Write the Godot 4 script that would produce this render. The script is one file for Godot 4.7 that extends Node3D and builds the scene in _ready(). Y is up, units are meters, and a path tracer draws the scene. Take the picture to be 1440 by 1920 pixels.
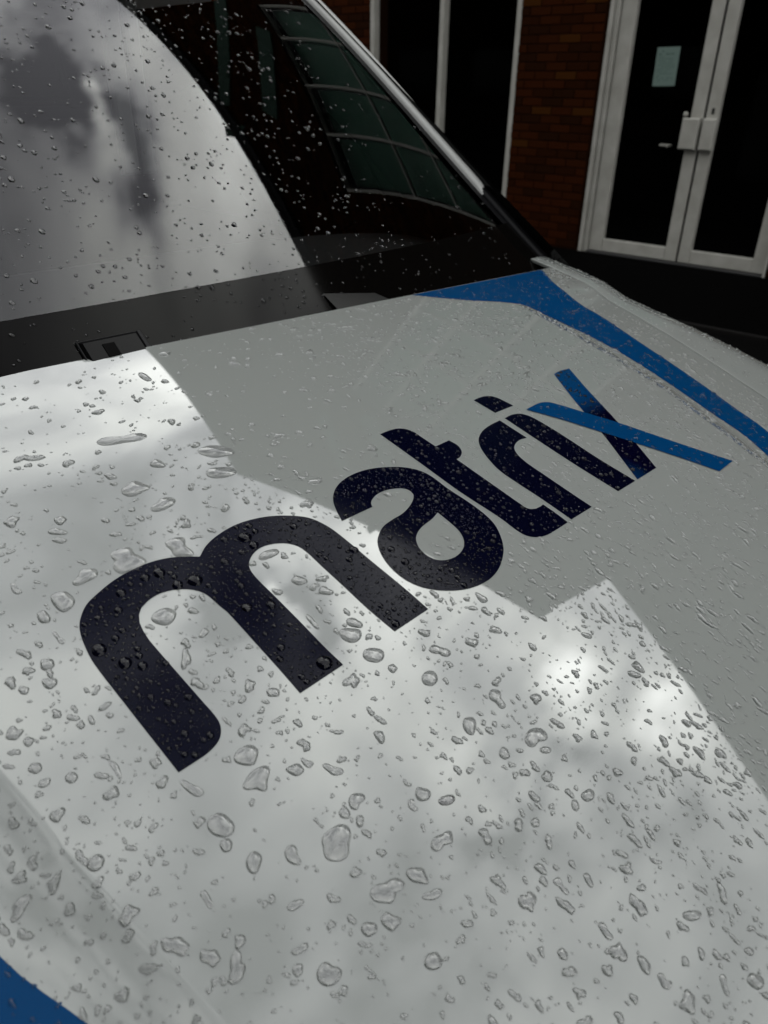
extends Node3D

# ---------------------------------------------------------------- measures
const O0 := Vector3(0.0, 0.949488, -0.172621)      # foot of the bonnet's sheet
const NW := Vector3(0.0, 0.943292, 0.331963)       # its normal
const VW := Vector3(0.0, 0.331963, -0.943292)      # up the bonnet, towards the windscreen
const GLASS_BASE := Vector3(0.0, 1.132, -0.845)
const GLASS_TILT := 0.670619
const ROAD := -0.03
var rng := RandomNumberGenerator.new()
var letters: Array = []          # outlines in bonnet coordinates, to know where water sits on vinyl
var named := {}
var cells := {}
var wets: Array = []
var stripes: Array = []
var drop_notes: Array = []


class Water:
	# the domes of some drops, and the wetted patch under each
	var v := PackedVector3Array()
	var n := PackedVector3Array()
	var i := PackedInt32Array()
	var bv := PackedVector3Array()
	var bn := PackedVector3Array()
	var bi := PackedInt32Array()

	func mesh(water: Material, wet: Material) -> ArrayMesh:
		var m := ArrayMesh.new()
		var a := []
		a.resize(Mesh.ARRAY_MAX)
		a[Mesh.ARRAY_VERTEX] = v
		a[Mesh.ARRAY_NORMAL] = n
		a[Mesh.ARRAY_INDEX] = i
		m.add_surface_from_arrays(Mesh.PRIMITIVE_TRIANGLES, a)
		m.surface_set_material(0, water)
		if wet != null:
			var b := []
			b.resize(Mesh.ARRAY_MAX)
			b[Mesh.ARRAY_VERTEX] = bv
			b[Mesh.ARRAY_NORMAL] = bn
			b[Mesh.ARRAY_INDEX] = bi
			m.add_surface_from_arrays(Mesh.PRIMITIVE_TRIANGLES, b)
			m.surface_set_material(1, wet)
		return m


# ---------------------------------------------------------------- nodes
func numbered(called: String) -> String:
	if not named.has(called):
		named[called] = 0
		return called
	named[called] += 1
	return "%s_%03d" % [called, named[called]]


func tag(o: Node, label: String, category: String, group := "") -> void:
	o.set_meta("label", label)
	o.set_meta("category", category)
	if group != "":
		o.set_meta("group", group)


func root(called: String, at := Vector3.ZERO, turn := Basis.IDENTITY) -> Node3D:
	var o := Node3D.new()
	o.name = numbered(called)
	add_child(o)
	o.transform = Transform3D(turn, at)
	return o


func put(called: String, mesh: Mesh, mat: Material, parent: Node = null, tr := Transform3D.IDENTITY) -> MeshInstance3D:
	var o := MeshInstance3D.new()
	o.mesh = mesh
	if mat != null:
		o.material_override = mat
	o.transform = tr
	if parent == null:
		o.name = numbered(called)
		add_child(o)
	else:
		o.name = called
		parent.add_child(o, true)
	return o


func structure(called: String, mesh: Mesh, mat: Material, tr := Transform3D.IDENTITY) -> void:
	var o := put(called, mesh, mat, null, tr)
	o.set_meta("kind", "structure")


# ---------------------------------------------------------------- materials
func lin(r: float, g: float, b: float) -> Color:
	return Color(r, g, b).linear_to_srgb()


func mat(called: String, c: Color, rough := 0.5, spec := 0.5, metal := 0.0) -> StandardMaterial3D:
	var m := StandardMaterial3D.new()
	m.resource_name = called
	m.albedo_color = c
	m.roughness = rough
	m.metallic_specular = spec
	m.metallic = metal
	return m


func noise_texture(seed_: int, freq: float, lo: Color, hi: Color, size := 512, octaves := 4) -> NoiseTexture2D:
	var n := FastNoiseLite.new()
	n.seed = seed_
	n.frequency = freq
	n.fractal_octaves = octaves
	var t := NoiseTexture2D.new()
	t.noise = n
	t.width = size
	t.height = size
	t.seamless = true
	var g := Gradient.new()
	g.set_color(0, lo)
	g.set_color(1, hi)
	t.color_ramp = g
	return t


# ---------------------------------------------------------------- meshes
func sheet(rows: Array, normals: Array = [], flip := false, closed := false) -> ArrayMesh:
	# rows of equally many points -> a smooth sheet
	var nr := rows.size()
	var nc: int = (rows[0] as Array).size()
	var v := PackedVector3Array()
	var nn := PackedVector3Array()
	for i in nr:
		for j in nc:
			v.append(rows[i][j])
			if normals.is_empty():
				var j0 := maxi(j - 1, 0)
				var j1 := mini(j + 1, nc - 1)
				var du: Vector3 = rows[i][j1] - rows[i][j0]
				var dv: Vector3 = rows[mini(i + 1, nr - 1)][j] - rows[maxi(i - 1, 0)][j]
				var n := du.cross(dv).normalized()
				nn.append(-n if flip else n)
			else:
				nn.append(normals[i][j])
	var idx := PackedInt32Array()
	for i in nr - 1:
		for j in nc - 1:
			var a := i * nc + j
			if flip:
				idx.append_array([a, a + 1, a + nc, a + 1, a + nc + 1, a + nc])
			else:
				idx.append_array([a, a + nc, a + 1, a + 1, a + nc, a + nc + 1])
	return arrays(v, nn, idx)


func arrays(v: PackedVector3Array, n: PackedVector3Array, idx: PackedInt32Array, colors := PackedColorArray()) -> ArrayMesh:
	var a := []
	a.resize(Mesh.ARRAY_MAX)
	a[Mesh.ARRAY_VERTEX] = v
	a[Mesh.ARRAY_NORMAL] = n
	a[Mesh.ARRAY_INDEX] = idx
	if not colors.is_empty():
		a[Mesh.ARRAY_COLOR] = colors
	var m := ArrayMesh.new()
	m.add_surface_from_arrays(Mesh.PRIMITIVE_TRIANGLES, a)
	return m


func box(x0: float, x1: float, y0: float, y1: float, z0: float, z1: float, bevel := 0.0) -> ArrayMesh:
	var st := SurfaceTool.new()
	st.begin(Mesh.PRIMITIVE_TRIANGLES)
	add_box(st, x0, x1, y0, y1, z0, z1, bevel)
	st.generate_normals()
	return st.commit()


func add_box(st: SurfaceTool, x0: float, x1: float, y0: float, y1: float, z0: float, z1: float, b := 0.0) -> void:
	# a box with its edges towards +z chamfered by b
	st.set_smooth_group(-1)
	var p := [Vector3(x0, y0, z0), Vector3(x1, y0, z0), Vector3(x1, y1, z0), Vector3(x0, y1, z0),
		Vector3(x0, y0, z1 - b), Vector3(x1, y0, z1 - b), Vector3(x1, y1, z1 - b), Vector3(x0, y1, z1 - b),
		Vector3(x0 + b, y0 + b, z1), Vector3(x1 - b, y0 + b, z1), Vector3(x1 - b, y1 - b, z1), Vector3(x0 + b, y1 - b, z1)]
	var quads := [[0, 3, 2, 1], [0, 1, 5, 4], [1, 2, 6, 5], [2, 3, 7, 6], [3, 0, 4, 7]]
	if b > 0.0:
		quads += [[4, 5, 9, 8], [5, 6, 10, 9], [6, 7, 11, 10], [7, 4, 8, 11]]
	quads.append([8, 9, 10, 11])
	for q in quads:
		for k in [0, 2, 1, 0, 3, 2]:
			st.add_vertex(p[q[k]])


func prism(outline: PackedVector2Array, z0: float, z1: float) -> ArrayMesh:
	# an outline in x and y, drawn out from z0 to z1
	var st := SurfaceTool.new()
	st.begin(Mesh.PRIMITIVE_TRIANGLES)
	st.set_smooth_group(-1)
	var pts := outline
	if not Geometry2D.is_polygon_clockwise(pts):
		pts.reverse()
	var tri := Geometry2D.triangulate_polygon(pts)
	for t in range(0, tri.size(), 3):
		var a := pts[tri[t]]
		var b := pts[tri[t + 1]]
		var c := pts[tri[t + 2]]
		if (b - a).cross(c - a) > 0.0:
			var s := b
			b = c
			c = s
		for p in [a, b, c]:
			st.add_vertex(Vector3(p.x, p.y, z1))
		for p in [a, c, b]:
			st.add_vertex(Vector3(p.x, p.y, z0))
	for k in pts.size():
		var a := pts[k]
		var b := pts[(k + 1) % pts.size()]
		var q := [Vector3(a.x, a.y, z0), Vector3(b.x, b.y, z0), Vector3(b.x, b.y, z1), Vector3(a.x, a.y, z1)]
		for i in [0, 1, 2, 0, 2, 3]:
			st.add_vertex(q[i])
	st.generate_normals()
	return st.commit()


# ---------------------------------------------------------------- the bonnet's shape
func crease_at(q: float) -> float:
	var v := 0.495 + 0.012 * smoothstep(0.2, 0.32, q)
	if q > 0.56:
		v -= 2.0 * (q - 0.56) * (q - 0.56)
	if q < 0.2:
		v -= 0.16 * (0.2 - q)
	return v


func lift(x: float, q: float) -> float:
	var v := -0.0301 * x * x - 0.1127 * (q - 0.25) * (q - 0.25) - 0.046 * pow(q - 0.25, 3.0) - 0.0226 * (q - 0.25)
	var e := absf(x) - crease_at(q)
	if e > 0.0:
		var g := e
		v -= (1.0 - smoothstep(0.54, 0.62, q)) * 0.0115 * (1.0 - exp(-pow(g / 0.028, 1.35)))
	if q < -0.16:
		v -= 1.6 * (q + 0.16) * (q + 0.16)
	return v


func hp(x: float, q: float, off := 0.0) -> Vector3:
	return O0 + Vector3(x, 0, 0) + VW * q + NW * (lift(x, q) + off)


func hn(x: float, q: float) -> Vector3:
	var h := 0.0005
	var gx := (lift(x + h, q) - lift(x - h, q)) / (2.0 * h)
	var gq := (lift(x, q + h) - lift(x, q - h)) / (2.0 * h)
	return (NW - Vector3(gx, 0, 0) - VW * gq).normalized()


func rear_at(x: float) -> float:
	var c := clampf(x, -0.45, 0.9)
	return 0.7085 - 0.055 * c + 0.045 * c * c


func gap_at(q: float) -> float:
	# the joint between bonnet and wing
	return 0.718 + 0.042 * smoothstep(0.1, 0.62, q) - 0.02 * smoothstep(0.05, -0.3, q)


func shoulder_at(q: float) -> float:
	return maxf(lerpf(0.832, 0.783, smoothstep(0.1, 0.75, q)), gap_at(q) + 0.03)


# ---------------------------------------------------------------- the windscreen's shape
func gp(x: float, l: float, off := 0.0) -> Vector3:
	var r := x / 0.75
	var m := l - 0.4
	var bow := -0.015344 * (m * m - 0.16) - 0.127996 * (m * m * m + 0.064)
	var p := GLASS_BASE + Vector3(x * (1.0 - 0.11 * l / 0.75), l * sin(GLASS_TILT) + bow * cos(GLASS_TILT), -0.02889 * r * r - 0.01868 * r * r * r * r - l * cos(GLASS_TILT) + bow * sin(GLASS_TILT))
	if off != 0.0:
		p += gn(x, l) * off
	return p


func gn(x: float, l: float) -> Vector3:
	var h := 0.001
	return (gp(x + h, l) - gp(x - h, l)).cross(gp(x, l + h) - gp(x, l - h)).normalized()


func glass_sheet(x0: float, x1: float, l0: float, l1: float, off: float, nx := 48, nl := 40) -> ArrayMesh:
	var rows := []
	var norms := []
	for i in nl + 1:
		var row := []
		var nrow := []
		for j in nx + 1:
			var x := lerpf(x0, x1, float(j) / nx)
			var l := lerpf(l0, l1, float(i) / nl)
			row.append(gp(x, l, off))
			nrow.append(gn(x, l))
		rows.append(row)
		norms.append(nrow)
	return sheet(rows, norms)


# ---------------------------------------------------------------- outlines
func outline(a: Array) -> PackedVector2Array:
	var p := PackedVector2Array()
	for k in range(0, a.size(), 2):
		p.append(Vector2(a[k], a[k + 1]) * 0.0001)
	return p


func rounded(p: PackedVector2Array, corner := 40.0, steps := 5) -> PackedVector2Array:
	# a smooth curve through the points; sharp bends stay sharp, long straights stay straight
	var n := p.size()
	var sharp := []
	for k in n:
		var a := (p[k] - p[(k + n - 1) % n])
		var b := (p[(k + 1) % n] - p[k])
		sharp.append(absf(rad_to_deg(a.angle_to(b))) > corner)
	var out := PackedVector2Array()
	for k in n:
		var p1 := p[k]
		var p2 := p[(k + 1) % n]
		var p0 := p[(k + n - 1) % n]
		var p3 := p[(k + 2) % n]
		var d := p1.distance_to(p2)
		var t1 := (p2 - p1) if sharp[k] else (p2 - p0) * (d / maxf(d + p1.distance_to(p0), 1e-6))
		var t2 := (p2 - p1) if sharp[(k + 1) % n] else (p3 - p1) * (d / maxf(d + p3.distance_to(p2), 1e-6))
		for s in steps:
			var t := float(s) / steps
			var t_2 := t * t
			var t_3 := t_2 * t
			out.append(p1 * (2 * t_3 - 3 * t_2 + 1) + t1 * (t_3 - 2 * t_2 + t) + p2 * (-2 * t_3 + 3 * t_2) + t2 * (t_3 - t_2))
	return out


func film(pieces: Array, off: float, fading := false) -> ArrayMesh:
	# vinyl that follows the bonnet: outlines in bonnet coordinates, cut fine and laid on
	var v := PackedVector3Array()
	var nn := PackedVector3Array()
	var cc := PackedColorArray()
	for piece: PackedVector2Array in pieces:
		var tri := Geometry2D.triangulate_polygon(piece)
		var todo := []
		for t in range(0, tri.size(), 3):
			todo.append([piece[tri[t]], piece[tri[t + 1]], piece[tri[t + 2]]])
		while not todo.is_empty():
			var t: Array = todo.pop_back()
			var a: Vector2 = t[0]
			var b: Vector2 = t[1]
			var c: Vector2 = t[2]
			var ab := a.distance_to(b)
			var bc := b.distance_to(c)
			var ca := c.distance_to(a)
			var far := maxf(ab, maxf(bc, ca))
			if far > 0.012:
				if far == ab:
					var m := (a + b) * 0.5
					todo.append([a, m, c])
					todo.append([m, b, c])
				elif far == bc:
					var m := (b + c) * 0.5
					todo.append([a, b, m])
					todo.append([a, m, c])
				else:
					var m := (c + a) * 0.5
					todo.append([a, b, m])
					todo.append([m, b, c])
				continue
			if (b - a).cross(c - a) > 0.0:
				var s := b
				b = c
				c = s
			for p: Vector2 in [a, b, c]:
				v.append(hp(p.x, p.y, off))
				nn.append(hn(p.x, p.y))
				if fading:
					cc.append(short_stroke_ink(p))
	var idx := PackedInt32Array()
	for k in v.size():
		idx.append(k)
	return arrays(v, nn, idx, cc)


func on_vinyl(p: Vector2, r: float) -> int:
	# 1: wholly on a letter, 0: on paint, -1: across an edge
	var inside := 0
	for k in 5:
		var at := p if k == 4 else p + Vector2.from_angle(k * PI / 2.0) * r
		for l: Array in letters:
			if (l[1] as Rect2).has_point(at):
				if Geometry2D.is_point_in_polygon(at, l[0]) and not ((l[2] as PackedVector2Array).size() > 0 and Geometry2D.is_point_in_polygon(at, l[2])):
					inside += 1
					break
	if inside == 5:
		return 1
	return 0 if inside == 0 else -1


# ---------------------------------------------------------------- water
func dome_profile(rho: float, power: float) -> Array:
	# height and slope of a drop of radius 1 and height 1
	var h := pow(maxf(1.0 - pow(rho, power), 0.0), 0.62)
	var e := 0.01
	var h2 := pow(maxf(1.0 - pow(minf(rho + e, 1.0), power), 0.0), 0.62)
	var h1 := pow(maxf(1.0 - pow(maxf(rho - e, 0.0), power), 0.0), 0.62)
	return [h, (h2 - h1) / (minf(rho + e, 1.0) - maxf(rho - e, 0.0))]


func add_drop(w: Water, fr: Transform3D, radii: PackedFloat32Array, height: float, power: float, rings: Array, sink: float) -> void:
	var seg := radii.size()
	var base := w.v.size()
	w.v.append(fr * Vector3(0, height, 0))
	w.n.append(fr.basis.y)
	var ring := 0
	for rho: float in rings:
		var hs := dome_profile(rho, power)
		for k in seg:
			var ang := TAU * k / seg
			var r := radii[k]
			var dr := (radii[(k + 1) % seg] - radii[(k + seg - 1) % seg]) / (2.0 * TAU / seg)
			var rad := Vector3(cos(ang), 0, sin(ang))
			var tan_ := Vector3(-sin(ang), 0, cos(ang))
			var out_ := (rad - tan_ * (dr / r)).normalized()
			var y: float = height * hs[0]
			if rho >= 1.0:
				y = -sink
			w.v.append(fr * (rad * (r * rho) + Vector3(0, y, 0)))
			var slope: float = clampf(-hs[1] * height / r, 0.0, 2.2)
			w.n.append((fr.basis * (out_ * slope + Vector3.UP)).normalized())
		var b := base + 1 + ring * seg
		for k in seg:
			var k2 := (k + 1) % seg
			if ring == 0:
				w.i.append_array([base, b + k, b + k2])
			else:
				w.i.append_array([b - seg + k, b + k, b + k2, b - seg + k, b + k2, b - seg + k2])
		ring += 1
	# the wetted patch, a hair above the surface
	var c := w.bv.size()
	var rise := 0.00008 if fr.basis.y.length() < 1.5 and sink < 0.05 else 0.05
	w.bv.append(fr * Vector3(0, rise, 0))
	w.bn.append(fr.basis.y.normalized())
	for k in seg:
		var ang := TAU * k / seg
		w.bv.append(fr * (Vector3(cos(ang), 0, sin(ang)) * radii[k] * 0.985 + Vector3(0, rise, 0)))
		w.bn.append(fr.basis.y.normalized())
		w.bi.append_array([c, c + 1 + k, c + 1 + (k + 1) % seg])


func wobble(seg: int, amount: float) -> PackedFloat32Array:
	var p := PackedFloat32Array()
	var a2 := rng.randf_range(0.3, 1.0) * amount
	var a3 := rng.randf_range(0.2, 1.0) * amount * 0.7
	var a4 := rng.randf_range(0.0, 1.0) * amount * 0.5
	var a5 := rng.randf_range(0.0, 1.0) * amount * 0.35
	var a7 := rng.randf_range(0.0, 1.0) * amount * 0.2
	var f := [rng.randf() * TAU, rng.randf() * TAU, rng.randf() * TAU, rng.randf() * TAU, rng.randf() * TAU]
	for k in seg:
		var t := TAU * k / seg
		p.append(maxf(0.3, 1.0 + a2 * cos(2 * t + f[0]) + a3 * cos(3 * t + f[1]) + a4 * cos(4 * t + f[2]) + a5 * cos(5 * t + f[3]) + a7 * cos(7 * t + f[4])))
	return p


func free_spot(p: Vector2, r: float, where: String, claim := true) -> bool:
	var c := Vector2i(floori(p.x / 0.012), floori(p.y / 0.012))
	for i in range(-1, 2):
		for j in range(-1, 2):
			var key := where + str(c.x + i) + "," + str(c.y + j)
			if cells.has(key):
				for d: Vector3 in cells[key]:
					if Vector2(d.x, d.y).distance_to(p) < (d.z + r) * 0.98:
						return false
	if claim:
		claim_spot(p, r, where)
	return true


func claim_spot(p: Vector2, r: float, where: String) -> void:
	var lo := Vector2i(floori((p.x - r) / 0.012), floori((p.y - r) / 0.012))
	var hi := Vector2i(floori((p.x + r) / 0.012), floori((p.y + r) / 0.012))
	for i in range(lo.x, hi.x + 1):
		for j in range(lo.y, hi.y + 1):
			var key := where + str(i) + "," + str(j)
			if not cells.has(key):
				cells[key] = []
			cells[key].append(Vector3(p.x, p.y, r))


func frame_on_bonnet(x: float, q: float, off: float) -> Transform3D:
	var n := hn(x, q)
	var xx := (Vector3.RIGHT - n * n.x).normalized()
	return Transform3D(Basis(xx, n, xx.cross(n)), hp(x, q, off))


func frame_on_glass(x: float, l: float) -> Transform3D:
	var n := gn(x, l)
	var xx := (Vector3.RIGHT - n * n.x).normalized()
	return Transform3D(Basis(xx, n, xx.cross(n)), gp(x, l, 0.0))


# ================================================================ the place
func _ready() -> void:
	rng.seed = 20240611
	# camera
	var cam := Camera3D.new()
	cam.name = "camera"
	add_child(cam)
	cam.transform = Transform3D(Basis(Vector3(0.703366, 0.012790, 0.710713), Vector3(0.343773, 0.869014, -0.355858), Vector3(-0.622171, 0.494622, 0.606838)).orthonormalized(), Vector3(-0.5756, 1.44, 0.0))
	var attr := CameraAttributesPhysical.new()
	attr.frustum_focal_length = 26.0
	attr.frustum_focus_distance = 0.78
	attr.exposure_aperture = 7.8
	attr.frustum_near = 0.02
	attr.frustum_far = 400.0
	cam.attributes = attr
	cam.near = 0.02
	cam.far = 400.0
	cam.fov = 68.834
	cam.current = true
	# sky: a heavy cloud deck, brighter where the sun stands behind it
	var env := Environment.new()
	env.background_mode = Environment.BG_SKY
	env.tonemap_mode = Environment.TONE_MAPPER_LINEAR
	env.tonemap_exposure = 2.8
	env.sdfgi_enabled = true
	env.ssao_enabled = true
	env.ssil_enabled = true
	var sky := Sky.new()
	var pano := PanoramaSkyMaterial.new()
	pano.panorama = cloud_deck()
	pano.energy_multiplier = 1.0
	sky.sky_material = pano
	env.sky = sky
	var we := WorldEnvironment.new()
	we.name = "world_environment"
	we.environment = env
	add_child(we)
	# the sun behind the clouds: a very soft, weak light
	var sun := DirectionalLight3D.new()
	sun.name = "sun"
	sun.light_color = Color(1.0, 0.97, 0.93)
	sun.light_energy = 0.15
	sun.light_angular_distance = 16.0
	sun.shadow_enabled = true
	add_child(sun)
	sun.look_at_from_position(Vector3.ZERO, -Vector3(0.78, 0.5, -0.4), Vector3.UP)
	build_ground()
	build_building()
	build_opposite()
	build_van()
	build_water()


func cloud_deck() -> ImageTexture:
	var w := 1024
	var h := 512
	var im := Image.create(w, h, false, Image.FORMAT_RGBF)
	var n1 := FastNoiseLite.new()
	n1.seed = 7
	n1.frequency = 1.0
	n1.fractal_octaves = 5
	n1.fractal_gain = 0.52
	var n2 := FastNoiseLite.new()
	n2.seed = 31
	n2.frequency = 1.0
	n2.fractal_octaves = 3
	var glow := dir_of(62.0, 48.0)
	# clouds with a place of their own: azimuth, elevation, width in degrees, gain
	var puffs := [[104, 45, 3.6, 1.1], [112, 39, 3.2, 1.0], [98, 47, 3.5, 0.4], [107, 56, 3, 0.6], [114, 52, 3.2, -1.0], [109, 48.5, 2.2, -0.8], [120, 42, 5, -0.35],
		[55, 66, 2.6, -0.6], [60, 64.5, 2.4, -0.7], [65, 63.3, 2.4, -0.7], [70, 61, 2.6, -0.5], [74, 59, 2.2, -0.7], [76, 61, 3.0, -0.5], [79, 62, 2.4, -0.6], [66.0, 61.2, 0.9, 1.1], [68.5, 62.2, 0.8, 0.9], [54, 63, 2.0, -0.4],
		[77, 53, 5, 0.25], [63, 54, 5, 0.15], [86, 53, 4.5, 0.35], [130, 46, 12, -0.2], [150, 60, 12, -0.2], [132, 66, 15, -0.22], [-105, 68, 20, -0.5]]
	var dirs := []
	for p in puffs:
		dirs.append(dir_of(p[0], p[1]))
	for j in h:
		var el := PI / 2.0 - (j + 0.5) / h * PI
		for i in w:
			var az := (i + 0.5) / w * TAU
			var d := Vector3(sin(az) * cos(el), sin(el), -cos(az) * cos(el))
			if el < -0.05:
				im.set_pixel(i, j, Color(0.10, 0.10, 0.10))
				continue
			var k := 1.0 / (maxf(d.y, 0.0) + 0.22)
			var p := Vector3(d.x * k, d.z * k, 0.0)
			var warp := Vector3(n2.get_noise_3d(p.x * 1.3, p.y * 1.3, 5.0), n2.get_noise_3d(p.x * 1.3, p.y * 1.3, 9.0), 0.0) * 0.45
			var c := n1.get_noise_3d(p.x * 2.1 + warp.x, p.y * 2.1 + warp.y, 0.0)
			c = signf(c) * pow(absf(c), 0.8)
			var g := acos(clampf(d.dot(glow), -1.0, 1.0))
			var l := 0.52 + 0.60 * exp(-g * g / 0.50)
			var dw := (d + Vector3(warp.x, c * 0.2, warp.y) * 0.16 + Vector3(n1.get_noise_3d(p.x * 7.0, p.y * 7.0, 20.0), 0.0, n1.get_noise_3d(p.x * 7.0, p.y * 7.0, 40.0)) * 0.075).normalized()
			var near := exp(-g * g / 0.50)
			var gain := 0.97 + (0.35 + 0.95 * near) * c
			var ragged := clampf(0.85 + 1.5 * n1.get_noise_3d(p.x * 6.0 + warp.x, p.y * 6.0 + warp.y, 3.0), 0.1, 1.8)
			for m in puffs.size():
				var s: float = deg_to_rad(puffs[m][2])
				var a := 2.0 * (1.0 - dw.dot(dirs[m]))
				if a < s * s * 9.0:
					gain += 1.4 * ragged * puffs[m][3] * exp(-a / (s * s))
			l *= clampf(gain, 0.28, 3.0)
			var blue := clampf(0.5 - (gain - 0.75) * 0.9, 0.0, 1.0)
			im.set_pixel(i, j, Color(l * lerpf(0.985, 0.965, blue), l * lerpf(1.0, 0.975, blue), l * lerpf(0.965, 1.055, blue)))
	return ImageTexture.create_from_image(im)


func dir_of(az: float, el: float) -> Vector3:
	var a := deg_to_rad(az)
	var e := deg_to_rad(el)
	return Vector3(sin(a) * cos(e), sin(e), -cos(a) * cos(e))


# ---------------------------------------------------------------- ground
const FACADE := Vector3(6.535744, 0.0, -4.167662)
const ALONG := Vector3(0.0747629, 0.0, 0.9972013)

func facade() -> Transform3D:
	return Transform3D(Basis(ALONG, Vector3.UP, ALONG.cross(Vector3.UP)), FACADE)


func build_ground() -> void:
	var asphalt := mat("asphalt", Color.WHITE, 0.8, 0.12)
	asphalt.albedo_texture = noise_texture(3, 0.05, lin(0.001, 0.001, 0.001), lin(0.003, 0.003, 0.003))
	asphalt.uv1_triplanar = true
	asphalt.uv1_world_triplanar = true
	asphalt.uv1_scale = Vector3(1.7, 1.7, 1.7)
	var plane := PlaneMesh.new()
	plane.size = Vector2(300, 300)
	structure("road", plane, asphalt, Transform3D(Basis.IDENTITY, Vector3(0, ROAD, 0)))
	var slab := mat("paving", Color.WHITE, 0.95, 0.08)
	slab.albedo_texture = noise_texture(9, 0.03, lin(0.0008, 0.0008, 0.0008), lin(0.002, 0.002, 0.002))
	slab.uv1_triplanar = true
	slab.uv1_world_triplanar = true
	slab.uv1_scale = Vector3(1.1, 1.1, 1.1)
	structure("pavement", box(-12.0, 14.0, ROAD - 0.1, 0.0, 0.0, 1.92), slab, facade())
	# kerb stones along its edge, each 0.9 m long
	var kerb := mat("kerb_stone", lin(0.008, 0.0075, 0.007), 0.7, 0.2)
	var stone := box(0.004, 0.896, ROAD - 0.1, 0.004, 1.925, 1.955, 0.006)
	var k := root("kerb", FACADE, facade().basis)
	tag(k, "narrow pale kerb edging between dark road and pavement before the doors", "kerb")
	for i in 28:
		put("kerb_stone", stone, kerb, k, Transform3D(Basis.IDENTITY, Vector3(-12.0 + i * 0.9, 0, 0)))


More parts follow.
